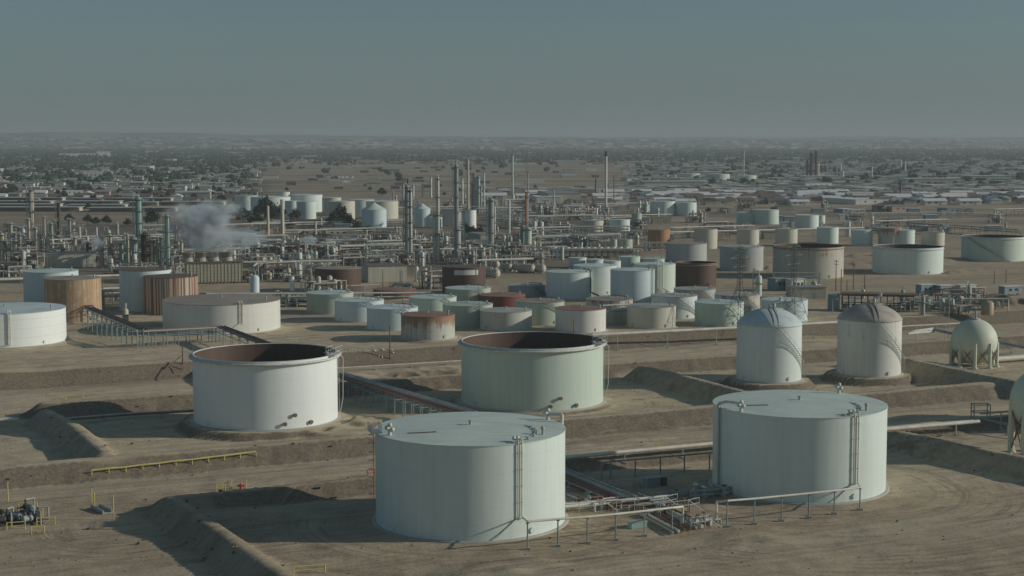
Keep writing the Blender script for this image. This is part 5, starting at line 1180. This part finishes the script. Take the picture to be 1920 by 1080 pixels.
def rack_proto(k):
    rn = random.Random(k*13+5); L_ = (30, 50, 70)[k]; H_ = (5, 6, 4)[k]; root = thing('overhead_pipe_rack', 'x', 'pipe rack', (0, -500, 0)); f = MB(); n_ = L_//7
    for i in range(n_+1):
        for dy in (-2, 2): f.cyl((i*L_/n_-L_/2, dy, -.4), (i*L_/n_-L_/2, dy, H_), .16, n=4)
        f.cyl((i*L_/n_-L_/2, -2.3, H_), (i*L_/n_-L_/2, 2.3, H_), .15, n=4); f.cyl((i*L_/n_-L_/2, -2.3, H_*.7), (i*L_/n_-L_/2, 2.3, H_*.7), .15, n=4)
    for dy in (-2, 2): f.cyl((-L_/2, dy, H_*.7), (L_/2, dy, H_*.7), .13, n=4)
    ch = [f.build('frame', M['frame'], root)]
    for i in range(7):
        z = H_+.3 if i < 5 else H_*.7+.3; ch.append(MB().cyl((-L_/2-rn.uniform(0, 3), -1.9+i*.95 % 4, z), (L_/2+rn.uniform(0, 3), -1.9+i*.95 % 4, z), rn.uniform(.14, .34), n=6).build('pipe', M[rn.choice(('pipew', 'pipew', 'pipeg', 'rust', 'pipew'))], root))
    return reg(root, ch)
def vess_proto(k):
    rn = random.Random(k+40); r = rn.uniform(.6, 1.2); h = rn.uniform(3, 6.5); root = thing('upright_vessel', 'x', 'vessel', (0, -500, 0))
    ch = [MB().lathe([(r*1.1, 0), (r, 1), (r, h), (r*.7, h+r*.45), (0, h+r*.6)], 12).build('shell', M[('colw', 'colb', 'colgreen', 'colg')[k]], root), MB().tube([(0, 0, h+r*.5), (0, 0, h+r+.8), (r*1.8, 0, h+r+.8), (r*1.8, 0, 0)], .16, 5).build('pipe', M['steel'], root), MB().lathe([(r, h*.7), (r+.8, h*.7), (r+.8, h*.7+.1), (r, h*.7+.1)], 10).build('platform', M['frame'], root)]
    return reg(root, ch)
def hut_proto(k):
    w_, d_, h_ = ((6, 4, 3), (12, 7, 4), (9, 5, 3.2))[k]; root = thing('equipment_hut', 'x', 'hut', (0, -500, 0))
    ch = [MB().box((0, 0, h_/2), (w_, d_, h_)).build('wall', M[('w_white', 'w_tan', 'w_blue')[k]], root), MB().box((0, 0, h_+.1), (w_+.5, d_+.5, .2)).build('roof', M[('rf_white', 'rf_grey', 'rf_white')[k]], root), MB().box((w_*.2, -d_/2, 1.1), (1.1, .1, 2.2)).build('door', M['w_grey'], root)]
    return reg(root, ch)
UP = [unit_proto(k) for k in range(7)]; RP = [rack_proto(k) for k in range(3)]; VP = [vess_proto(k) for k in range(4)]; HP = [hut_proto(k) for k in range(3)]
USED = set()
OCC = [(t.x, t.y, t.r+1.5) for t in T.values()]
KEEP = [(585, 692, 503, 562), (815, 925, 503, 562), (330, 600, 530, 560), (335, 475, 496, 560), (672, 790, 500, 548), (60, 200, 494, 525), (895, 1035, 500, 530), (0, 700, 560, 700)]
def free(x, y, r):
    px_, py_ = 960+F*x/y, 262+F*(CZ-PLAT)/max(y, 1)
    if r < 20 and any(a < px_ < b_ and c < py_ < d for a, b_, c, d in KEEP[:-1]): return False
    return all((x-a)**2+(y-b_)**2 > (r+c)**2 for a, b_, c in OCC)
def put(proto, x, y, z, rz, desc, px, py, sc_=1.0, group=None):
    if proto.name not in USED:
        USED.add(proto.name); proto.location = (x, y, z); proto.rotation_euler = (0, 0, rz); proto.scale = (sc_,)*3; o = proto
    else: o = dup(proto, (x, y, z), rz, (sc_,)*3)
    if group: o['group'] = group
    PEND.append((o, desc, px, py)); return o
rn = random.Random(11)
ZONES = [   # px0, px1, py0, py1, counts: frames, racks, vessels, huts
    (-20, 330, 462, 520, 38, 2, 22, 2), (330, 600, 462, 530, 56, 3, 26, 2), (560, 830, 456, 502, 60, 3, 30, 2), (830, 1020, 462, 500, 30, 2, 18, 1), (470, 585, 520, 552, 7, 0, 6, 0), (690, 830, 530, 548, 2, 0, 3, 0),
    (1000, 1230, 440, 480, 9, 3, 8, 2), (730, 920, 372, 402, 14, 1, 16, 1), (900, 1080, 385, 430, 18, 2, 12, 3), (0, 330, 436, 470, 12, 4, 10, 2), (1030, 1240, 385, 410, 14, 1, 8, 3), (180, 300, 560, 620, 1, 2, 2, 0), (520, 600, 545, 580, 3, 1, 2, 0), (1210, 1480, 392, 452, 9, 2, 7, 9), (1480, 1900, 396, 430, 8, 2, 7, 12), (900, 1240, 398, 450, 7, 4, 6, 5), (430, 760, 400, 450, 3, 3, 3, 6), (1560, 1900, 430, 450, 1, 3, 2, 3), (1665, 1835, 568, 592, 6, 0, 5, 0), (1400, 1640, 545, 560, 0, 0, 3, 1)]
ud = ['steel process frame with pipes and exchangers', 'two-deck process frame with pale vessels', 'rusty pipework frame with small drums', 'open process structure full of pipes', 'dense exchanger frame with white pipes', 'low process frame with a column', 'tall pipe-filled process structure']
vd = ['pale upright vessel with side pipe', 'beige upright vessel with side pipe', 'pale green upright vessel with side pipe', 'grey upright vessel with side pipe']
for (x0, x1, y0, y1, nu, nr, nv, nh) in ZONES:
    for kind, cnt in (('u', nu), ('r', nr), ('v', nv), ('h', nh)):
        c = tries = 0
        while c < cnt and tries < cnt*12:
            tries += 1; px, py = rn.uniform(x0, x1), rn.uniform(y0, y1); x, y, z0 = flatP(px, py); D = math.hypot(x, y)
            if kind == 'u':
                if not free(x, y, 4.5): continue
                k = rn.randrange(7); put(UP[k], x, y, z0, a_u*(rn.random() < .5)+rn.choice((0, 0, math.pi/2))+.05, ud[k], px, py, rn.uniform(.55, 1.05)); OCC.append((x, y, 2.5))
            elif kind == 'r':
                k = rn.randrange(3)
                rz = rn.choice((a_u, a_u, .06, a_u+math.pi/2))
                L_ = (30, 50, 70)[k]/2
                if not all(free(x+math.cos(rz)*L_*q_, y+math.sin(rz)*L_*q_, 1.0) for q_ in (-1, -.6, -.3, 0, .3, .6, 1) if True) and tries < cnt*9: continue
                put(RP[k], x, y, z0, rz, ('short', 'medium', 'long')[k]+' overhead pipe rack with pale pipes', px, py)
            elif kind == 'v':
                if not free(x, y, 1): continue
                k = rn.randrange(4); put(VP[k], x, y, z0, rn.uniform(0, 6), vd[k], px, py, rn.uniform(.7, 1.3)); OCC.append((x, y, 2))
            else:
                if not free(x, y, 6): continue
                k = rn.randrange(3); put(HP[k], x, y, z0, .1, ('small white hut', 'tan equipment building', 'blue-grey equipment hut')[k], px, py); OCC.append((x, y, 6))
            c += 1
# long pipe racks seen as pale lines across the plant
for i, (xa, ya, xb, yb, k, l) in enumerate([(470, 462, 560, 459, 0, 'front'), (440, 492, 640, 489, 0, 'middle'), (640, 462, 790, 459, 0, 'rear right'), (895, 488, 1000, 485, 0, 'vessel row'), (0, 524, 230, 516, 0, 'left'), (0, 452, 320, 450, 0, 'rear left'), (1220, 436, 1620, 427, 0, 'far right'), (985, 405, 1130, 403, 0, 'far centre')]):
    za = PLAT+5.5
    pipeline('long pale overhead pipe run of the plant, %s one' % l, [zp(xa, ya, za), zp(xb, yb, za)], 0.45, 'pipew', sup=12, pmat='frame', block=False)

# ================================================================== trees
def crown(mb, rn, c, r, h, n, leaf):
    for i in range(n):
        while True:
            p = (rn.uniform(-1, 1), rn.uniform(-1, 1), rn.uniform(-1, 1)); l = math.sqrt(sum(v*v for v in p))
            if 0.25 < l < 1: break
        bump = 0.72 + 0.4*math.sin(p[0]*5+c[0])*math.sin(p[1]*4.3+1)*math.cos(p[2]*3.7)
        q = Vector((c[0]+p[0]*r*bump, c[1]+p[1]*r*bump, c[2]+p[2]*h*bump)); s_ = leaf*rn.uniform(.6, 1.3)
        a = Vector((rn.uniform(-1, 1), rn.uniform(-1, 1), rn.uniform(-1, 1))).normalized(); b_ = a.cross(Vector((rn.uniform(-1, 1), rn.uniform(-1, 1), rn.uniform(-1, 1)))).normalized()
        mb.add([tuple(q-a*s_-b_*s_*.6), tuple(q+a*s_-b_*s_*.6), tuple(q+a*s_*.7+b_*s_*.7), tuple(q-a*s_*.7+b_*s_*.7)], [(0, 1, 2, 3)])
def tree_proto(k):
    rn = random.Random(k+90); root = thing('broadleaf_tree' if k < 3 else 'shrub', 'x', 'tree' if k < 3 else 'shrub', (0, -500, 0)); h = (7, 9, 6, 2.4)[k]; mb = MB(); t = MB()
    t.cyl((0, 0, -.3), (0.1, 0, h*.5), .3*h/8, .14*h/8, n=6)
    for i in range(5):
        a = i*1.26+k; e = (math.cos(a)*h*.30, math.sin(a)*h*.30, h*rn.uniform(.34, .5)); t.cyl((0.1, 0, h*.2), e, .1, .04, n=5); crown(mb, rn, e, h*.27, h*.26, 110, h*.042)
    crown(mb, rn, (0, 0, h*.62), h*.34, h*.36, 260, h*.045)
    return reg(root, [t.build('trunk', M['bark'], root), mb.build('crown', M[('leaf', 'leaf', 'leaf2', 'brush')[k]], root)])
TP = [tree_proto(k) for k in range(4)]
td = ['dark round tree', 'tall dark tree', 'olive loose tree', 'dry shrub']
ntree = 0
for px, py, s_, k in [(640, 424, 2.1, 0), (655, 428, 1.5, 2), (497, 412, 2.0, 1), (510, 416, 1.6, 0), (525, 410, 1.7, 2), (553, 414, 1.3, 0), (668, 434, 1.2, 2), (625, 426, 1.5, 0), (545, 432, 1.1, 2), (572, 447, .9, 2), (885, 444, 1.2, 2), (900, 446, 1.2, 2), (873, 441, 1.1, 0), (715, 356+50, 1.0, 1), (285, 424, 1.7, 0), (165, 420, 1.2, 2), (180, 423, 1.1, 2), (200, 422, 1.2, 2), (240, 425, 1.0, 2), (130, 418, 1.2, 2), (-4, 972, .22, 1), (716, 368, 1.1, 1), (690, 440, 1, 2), (480, 425, 1.2, 1), (455, 418, 1.3, 1)]:
    x, y, z0 = flatP(px, py); put(TP[k], x, y, z0, rn.uniform(0, 6), td[k], px, py, s_, 'trees of the plant and town'); ntree += 1
# ================================================================== town
def house_proto(k):
    w_, d_, h_, g_ = ((14, 9, 3.2, 1.8), (11, 9, 3.0, 1.6), (18, 10, 3.4, 2.0), (40, 22, 6.5, 0), (64, 26, 7.5, 0), (26, 16, 5.5, 1.2))[k]; root = thing('house' if k < 3 else 'warehouse', 'x', 'house' if k < 3 else 'warehouse', (0, -500, 0))
    wall = ('w_cream', 'w_pink', 'w_white', 'w_white', 'w_cream', 'w_grey')[k]; roof = ('rf_brown', 'rf_grey', 'rf_white', 'rf_white', 'rf_grey', 'rf_pale')[k]
    ch = [MB().box((0, 0, h_/2), (w_, d_, h_)).build('wall', M[wall], root)]
    if g_: ch.append(MB().add([(-w_/2-.5, -d_/2-.5, h_), (w_/2+.5, -d_/2-.5, h_), (w_/2+.5, d_/2+.5, h_), (-w_/2-.5, d_/2+.5, h_), (-w_/2-.5, 0, h_+g_), (w_/2+.5, 0, h_+g_)], [(0, 1, 5, 4), (3, 4, 5, 2), (0, 4, 3), (1, 2, 5), (0, 3, 2, 1)]).build('roof', M[roof], root))
    else: ch.append(MB().box((0, 0, h_+.15), (w_+.6, d_+.6, .3)).build('roof', M[roof], root))
    ch.append(MB().box((w_*.2, -d_/2-.03, 1.3), (1.4 if k < 3 else 5, .1, 2.4 if k < 3 else 4)).build('door', M['w_grey'], root))
    for s_ in (-.3, .0): ch.append(MB().box((w_*s_, -d_/2-.03, h_*.6), (w_*.14, .1, h_*.3)).build('window', M['glass'], root))
    return reg(root, ch)
HO = [house_proto(k) for k in range(6)]
hd = ['cream house with brown roof', 'salmon house with grey roof', 'white house with white roof', 'white flat-roofed warehouse', 'long cream warehouse', 'grey gabled warehouse with pale grey roof']
rr_ = np.random.RandomState(3)
def town_mask(px, D):
    if D < 1330: return 0.0
    if 480 < px < 1190 and D < 3500: return 0.05 if D > 1750 else (0.25 if px > 900 else 0.0)
    if px > 1190: return 0.9 if D > 1380 else 0.3
    if px < 480: return 0.9 if D > 1850 else 0.15
    return 0.7
cand = []
while len(cand) < 9000:
    D = 1330*math.exp(rr_.rand()*math.log(7000/1330.)); px = rr_.uniform(-250, 2170)
    if rr_.rand() > town_mask(px, D): continue
    x = (px-960)/F*D; y = D; cand.append((D, x, y, px))
cand.sort()
stuffh = {0: MB(), 1: MB(), 2: MB(), 3: MB()}; nh = [0]*6
grid = {}
for D, x, y, px in cand:
    u_, v_ = round(x/16), round(y/16); 
    if (u_, v_) in grid: continue
    if not free(x, y, 20): continue
    big = rr_.rand() < (0.15 if px > 1150 else 0.07); k = rr_.randint(3, 6) if big else rr_.randint(0, 3)
    if big and any((u_+a, v_+b_) in grid for a in (-2, -1, 0, 1, 2) for b_ in (-1, 0, 1)): k = rr_.randint(0, 3)
    for a in ((-2, -1, 0, 1, 2) if k > 2 else (0,)): grid[(u_+a, v_)] = 1
    rz = a_u*.25 + rr_.choice((0, 0, 0, math.pi/2)); 
    py = 262 + F*(CZ-PLAT)/D*1.0
    if sum(nh) < 296 and -15 < px < 1935:
        nh[k] += 1; put(HO[k], x, y, PLAT-.1, rz, hd[k], px, py, rr_.uniform(.85, 1.25), 'houses of the town' if k < 3 else 'warehouses of the town')
    else:
        w_, d_, h_ = ((14, 9, 3.6), (11, 9, 3.4), (18, 10, 3.8), (40, 22, 6.5), (64, 26, 7.5), (26, 16, 5.5))[k]; w_ *= rr_.uniform(.8, 1.3)
        stuffh[(0, 1, 2, 2, 0, 3)[k]].box((x, y, PLAT+h_/2), (w_, d_, h_), rz)
        stuffh[rr_.choice((1, 3, 2, 2, 0)) if k < 3 else 2].box((x, y, PLAT+h_+.25), (w_*1.04, d_*1.04, .5), rz)
from mathutils.bvhtree import BVHTree
_bv = BVHTree.FromPolygons([v.co.copy() for v in ho.data.vertices], [tuple(p.vertices) for p in ho.data.polygons])
for i in range(420):
    D = rr_.uniform(7300, 10300); px = rr_.uniform(-300, 2200); x, y = (px-960)/F*D, D; hit = _bv.ray_cast(Vector((x, y, 500)), Vector((0, 0, -1)))
    if hit[0] is None: continue
    w_ = rr_.uniform(14, 60)*(1 if rr_.rand() > .1 else 2.2); stuffh[rr_.choice((0, 2, 2))].box((x, y, hit[0].z+3), (w_, rr_.uniform(12, 30), rr_.uniform(6, 10)), .2)
allmb = MB(); mats = ('w_cream', 'rf_brown', 'w_white', 'rf_grey'); idx = []
for k in range(4): allmb.add(stuffh[k].v, stuffh[k].f); idx += [k]*len(stuffh[k].f)
me = allmb.mesh('distant_town')
for mn in mats: me.materials.append(M[mn])
me.polygons.foreach_set('material_index', idx)
o = bpy.data.objects.new('distant_town', me); COL.objects.link(o); tag(o, 'mass of small pale roofs of the far town up to the hills', 'town', None, 'stuff')
LMT = []
for a in [(160, 296, 90, 40, 288, 'long white hall below the hills, left, with sloping roof', 'w_white', 'rf_white'), (195, 292, 24, 40, 284, 'bright white roof left of the pale tower below the hills', 'w_white', 'rf_white'), (287, 289, 26, 60, 283, 'cream block below the hills', 'w_cream', 'rf_white'), (450, 291, 40, 60, 286, 'cream hall below the hills right of the cream block', 'w_cream', 'rf_white'),
          (175, 335, 36, 30, 323, 'large cream hall in the left town', 'w_cream', 'rf_white'), (240, 327, 40, 30, 319, 'tan hall in the left town', 'w_tan', 'rf_grey'), (135, 366, 40, 16, 358, 'white low hall in the left town near the long sheds', 'w_white', 'rf_white'), (1535, 354, 54, 40, 343, 'long white warehouse below the distant refinery', 'w_white', 'rf_grey'), (1475, 350, 30, 30, 344, 'white warehouse left of the long one', 'w_white', 'rf_grey'),
          (1645, 358, 30, 26, 351, 'white warehouse right of the distant refinery', 'w_white', 'rf_white'), (1730, 359, 38, 26, 352, 'white warehouse farther right', 'w_white', 'rf_grey'), (1762, 357, 30, 24, 347, 'bright white roofed warehouse at the right', 'w_grey', 'rf_white'), (1868, 362, 28, 24, 354, 'white hall near the right edge', 'w_white', 'rf_white'), (1650, 383, 100, 50, 374, 'very long low white roofed shed in the right town', 'w_white', 'rf_white'), (1700, 397, 60, 30, 387, 'salmon brick building in front of the long shed', 'w_pink', 'rf_grey'),
          (1590, 399, 22, 14, 392, 'blue and white shed left of the brick building', 'w_blue', 'rf_white'), (1790, 400, 30, 14, 391, 'green shed right of the brick building', 'w_blue', 'rf_grey'), (1245, 374, 40, 22, 366, 'white roofed shed behind the far white pair', 'w_grey', 'rf_white'), (1395, 377, 50, 26, 369, 'white hall behind the green pair', 'w_white', 'rf_white'), (1160, 372, 44, 22, 365, 'white roofed shed right of the tall chimney', 'w_grey', 'rf_white'),
          (1080, 374, 44, 22, 365, 'pale shed left of the tall chimney', 'w_blue', 'rf_white'), (1020, 372, 40, 22, 365, 'white roofed shed behind the orange column', 'w_blue', 'rf_white'), (1350, 358, 60, 26, 352, 'long tan hall below the distant tanks', 'w_tan', 'rf_grey'), (1420, 360, 40, 24, 353, 'tan block below the distant tanks', 'w_cream', 'rf_grey'), (1190, 340, 30, 24, 334, 'white shed near the distant tanks', 'w_white', 'rf_grey'), (920, 390, 30, 18, 378, 'blue shed between the flare column and the orange column', 'w_blue', 'rf_white')]:
    px, py, wpx, dd, yt, l, wl, rf = a; LMT.append((px, py, re.split(r' (?:in|left|right|below|near|behind|with|farther|at|between) ', l)[0]))
    hall(px, py, wpx, dd, yt, l, wl, rf, 'warehouse', name='warehouse', windows=4 if wpx > 35 else 2)
# grain bins
for i, px in enumerate((246, 252, 257, 262, 267)):
    x, y, z0 = flatP(px, 343); D = math.hypot(x, y); r = 2.3/F*D; q = thing('silo', 'cream silo in the left town, %s of five' % ('leftmost', 'second', 'middle', 'fourth', 'rightmost')[i], 'silo', (x, y, z0), 0, 'cream silos'); h = z_at(px, 331, D)-z0
    MB().lathe([(r, 0), (r, h)], 14).build('wall', M['colb'], q); MB().lathe([(r+.1, h), (0, h+r*.5)], 14).build('roof', M['rf_white'], q)
for i, px in enumerate((628, 636, 642, 650, 661)):
    x, y, z0 = flatP(px, 335); D = math.hypot(x, y); r = 1.6/F*D; q = thing('silo', 'small white silo on the brown plain, %s of five' % ('leftmost', 'second', 'middle', 'fourth', 'rightmost')[i], 'silo', (x, y, z0), 0, 'white silos'); h = z_at(px, 331, D)-z0
    MB().lathe([(r, 0), (r, h)], 12).build('wall', M['snow'], q); MB().lathe([(r+.1, h), (0, h+r*.5)], 12).build('roof', M['rf_white'], q)
# long open sheds / parked wagons left
for i, (xa, xb, y_) in enumerate([(-40, 118, 377), (-60, 96, 384), (125, 235, 391), (-60, 150, 396), (300, 420, 385), (135, 322, 378), (110, 225, 384), (-20, 112, 390), (165, 330, 397), (238, 296, 386)]):
    xa_ = at_z(xa, y_, PLAT); xb_ = at_z(xb, y_, PLAT); L_ = xb_[0]-xa_[0]; root = thing('long_shed', 'long low pale-roofed shed behind the left plant, %s' % ('farthest row, left one', 'second row, leftmost', 'third row, right one', 'nearest row, left one', 'isolated right end', 'farthest row, right one', 'second row, middle one', 'third row, left one', 'nearest row, right one', 'short one of the second row')[i], 'shed', (xa_[0]+L_/2, xa_[1], PLAT), 0.01)
    MB().box((0, 4, 3.1), (L_, 20, .4)).build('roof', M['rf_pale'], root); MB().box((0, 6, 1.5), (L_*.98, 10, 3.0)).build('wall', M['w_cream'], root); f = MB()
    for k in range(int(L_//8)): f.box((-L_/2+4+k*8, -4, 1.5), (.3, .3, 3.0))
    f.build('post_row', M['frame'], root)
# trees of the town: nearest singly, the rest as one wood
cand = []
def tree_mask(px, D):
    if D < 1150: return 0
    m_ = 0.17
    if px < 480: m_ = 1.0 if D > 3000 else 0.45
    elif px < 1190: m_ = 0.02 if D < 3700 else 0.9
    elif D > 3900: m_ = 1.0
    if D > 7500: m_ = .35
    if D < 1400: m_ *= .2
    return m_
while len(cand) < 11000:
    D = 1150*math.exp(rr_.rand()**.62*math.log(8500/1150.)); px = rr_.uniform(-250, 2170)
    cl = float(vnoise(np.array([px*3.0]), np.array([D*.35]), 60, 2)[0])+.5
    if rr_.rand() > tree_mask(px, D)*(cl*1.7-.15): continue
    cand.append((D, (px-960)/F*D, D, px))
cand.sort(); wood = MB(); rnt = random.Random(8)
ico = [(0, 0, 1), (.89, 0, .45), (.28, .85, .45), (-.72, .53, .45), (-.72, -.53, .45), (.28, -.85, .45), (.72, .53, -.45), (-.28, .85, -.45), (-.89, 0, -.45), (-.28, -.85, -.45), (.72, -.53, -.45), (0, 0, -1)]
icf = [(0, 1, 2), (0, 2, 3), (0, 3, 4), (0, 4, 5), (0, 5, 1), (1, 6, 2), (2, 7, 3), (3, 8, 4), (4, 9, 5), (5, 10, 1), (6, 7, 2), (7, 8, 3), (8, 9, 4), (9, 10, 5), (10, 6, 1), (11, 7, 6), (11, 8, 7), (11, 9, 8), (11, 10, 9), (11, 6, 10)]
for D, x, y, px in cand:
    if not free(x, y, 4): continue
    if ntree < 296 and -15 < px < 1935:
        ntree += 1; k = rnt.choice((0, 0, 1, 2)); put(TP[k], x, y, PLAT-.3, rnt.uniform(0, 6), td[k], px, 262 + F*(CZ-PLAT)/D, rnt.uniform(.45, .95), 'trees of the plant and town')
    else:
        s_ = rnt.uniform(2.2, 5.2)*(1+D/7000)
        for j in range(3):
            cx_, cy_, cz_ = x+rnt.uniform(-1, 1)*s_, y+rnt.uniform(-1, 1)*s_, PLAT+s_*rnt.uniform(.5, .95); r = s_*rnt.uniform(.5, .9)
            wood.add([(cx_+a*r*rnt.uniform(.7, 1.25), cy_+b_*r*rnt.uniform(.7, 1.25), max(PLAT-.2, cz_+c*r*rnt.uniform(.6, 1.1))) for a, b_, c in ico], icf)
for i in range(1500):
    D = 7300+rr_.rand()**1.3*3000; px = rr_.uniform(-300, 2200); x, y = (px-960)/F*D, D; hit = _bv.ray_cast(Vector((x, y, 500)), Vector((0, 0, -1)))
    if hit[0] is None: continue
    r = rnt.uniform(6, 13); wood.add([(x+a*r*rnt.uniform(.9, 2.2), y+b_*r*rnt.uniform(.8, 1.5), hit[0].z+3+c*r*rnt.uniform(.3, .6)) for a, b_, c in ico], icf)
o = wood.build('distant_trees', M['leaf']); tag(o, 'dark band of trees among the far town', 'trees', None, 'stuff')
# dry brush on the near slopes
br = MB(); rnb = random.Random(4)
for i in range(900):
    py = rnb.uniform(640, 1078); px = rnb.uniform(-20, 1940); x, y = at_z(px, py, 0)
    g1_, g2_ = gz(x+.6, y)-gz(x-.6, y), gz(x, y+.6)-gz(x, y-.6)
    if math.hypot(g1_, g2_) < .42 and rnb.random() > .06: continue
    if not free(x, y, 1): continue
    z = gz(x, y); s_ = rnb.uniform(.12, .38)
    for j in range(7): 
        a = rnb.uniform(0, 6.28); br.add([(x+math.cos(a)*s_*.2, y+math.sin(a)*s_*.2, z-.05), (x+math.cos(a+.6)*s_, y+math.sin(a+.6)*s_, z+s_*rnb.uniform(.4, 1)), (x+math.cos(a-.6)*s_, y+math.sin(a-.6)*s_, z+s_*rnb.uniform(.4, 1))], [(0, 1, 2)])
tag(br.build('dry_brush', M['brush']), 'sparse dry weeds on the dirt slopes', 'weeds', None, 'stuff')
stn = MB(); rns = random.Random(14)
for i in range(900):
    py = rns.uniform(640, 1078); px = rns.uniform(-20, 1940); x, y = at_z(px, py, 0)
    if not free(x, y, 1): continue
    g1_, g2_ = gz(x+.6, y)-gz(x-.6, y), gz(x, y+.6)-gz(x, y-.6); r = rns.uniform(.07, .22)
    if math.hypot(g1_, g2_) < .35 and rns.random() > .35: continue
    z = gz(x, y)+r*.2; stn.add([(x+a*r*rns.uniform(.7, 1.5), y+b_*r*rns.uniform(.7, 1.5), z+c*r*.7) for a, b_, c in ico], icf)
tag(stn.build('loose_stones', M['stone']), 'scattered loose stones on the dirt and dyke slopes', 'stones', None, 'stuff')
# small rubble
def rocks(name, cx, cy_, n, spread, label, mat, seed):
    rn_ = random.Random(seed); p0 = on(cx, cy_); m_ = MB()
    for i in range(n):
        a = rn_.uniform(0, 6.28); d = spread*rn_.random()**.6; x, y = p0.x+math.cos(a)*d*1.6, p0.y+math.sin(a)*d*.7; m_.ball((x, y, gz(x, y)+.1), rn_.uniform(.12, .36), 6, 4, rn_.uniform(.7, 1.3), rn_.uniform(.7, 1.3), rn_.uniform(.5, .9))
    tag(m_.build(name, mat), label, 'rubble', None, 'stuff')
rocks('rubble', 700, 658, 26, 4, 'pale yellow rubble on the slope below the rust-topped tank', M['sphere'], 1)
# ------------------------------------------------------------------ wording of the repeated things
for p_ in UP + RP + VP + HP + TP + HO:
    if p_.name not in USED:
        for c in KIDS[p_.name]: bpy.data.objects.remove(c)
        bpy.data.objects.remove(p_)
_n = [a[2] for a in LMT]; LM += [a for a in LMT if _n.count(a[2]) == 1]
def where2(px, py, o):
    a = where(px, py)
    if o.get('category') not in ('house', 'warehouse', 'tree', 'shrub'): return a
    l = sorted(LM, key=lambda l: math.hypot((l[0]-px), (l[1]-py)*2.2))
    return '%s, toward the %s' % (a, l[1][2])
groups = {}
for o, d_, px, py in PEND: groups.setdefault('%s %s' % (d_, where(px, py)), []).append((px, py, o, where2(px, py, o), d_))
ORD = ['leftmost', 'second from left', 'third from left', 'fourth from left', 'fifth from left', 'sixth from left']
for l, lst in groups.items():
    lst.sort(key=lambda a: a[0]); n_ = len(lst); longs = [a[4] + ' ' + a[3] for a in lst]
    for i, (px, py, o, w2, d_) in enumerate(lst):
        if n_ == 1: s_ = l
        elif len(set(longs)) == n_ and max(len(x.split()) for x in longs) <= 16: s_ = longs[i]
        elif n_ <= 6: s_ = l + ', ' + (ORD[i] if i < n_-1 else 'rightmost')
        else: s_ = l + ', number %d of %d from left' % (i+1, n_)
        if len(s_.split()) > 16: s_ = l + ', %d of %d from left' % (i+1, n_)
        if len(s_.split()) > 16: s_ = l + ', %d of %d' % (i+1, n_)
        o['label'] = ' '.join(s_.split()[:16])
        if n_ > 1 and 'group' not in o.keys(): o['group'] = l

for o in list(bpy.data.objects):
    if o.parent is None and o.get('label') and not o.get('kind'): o['kind'] = 'thing'
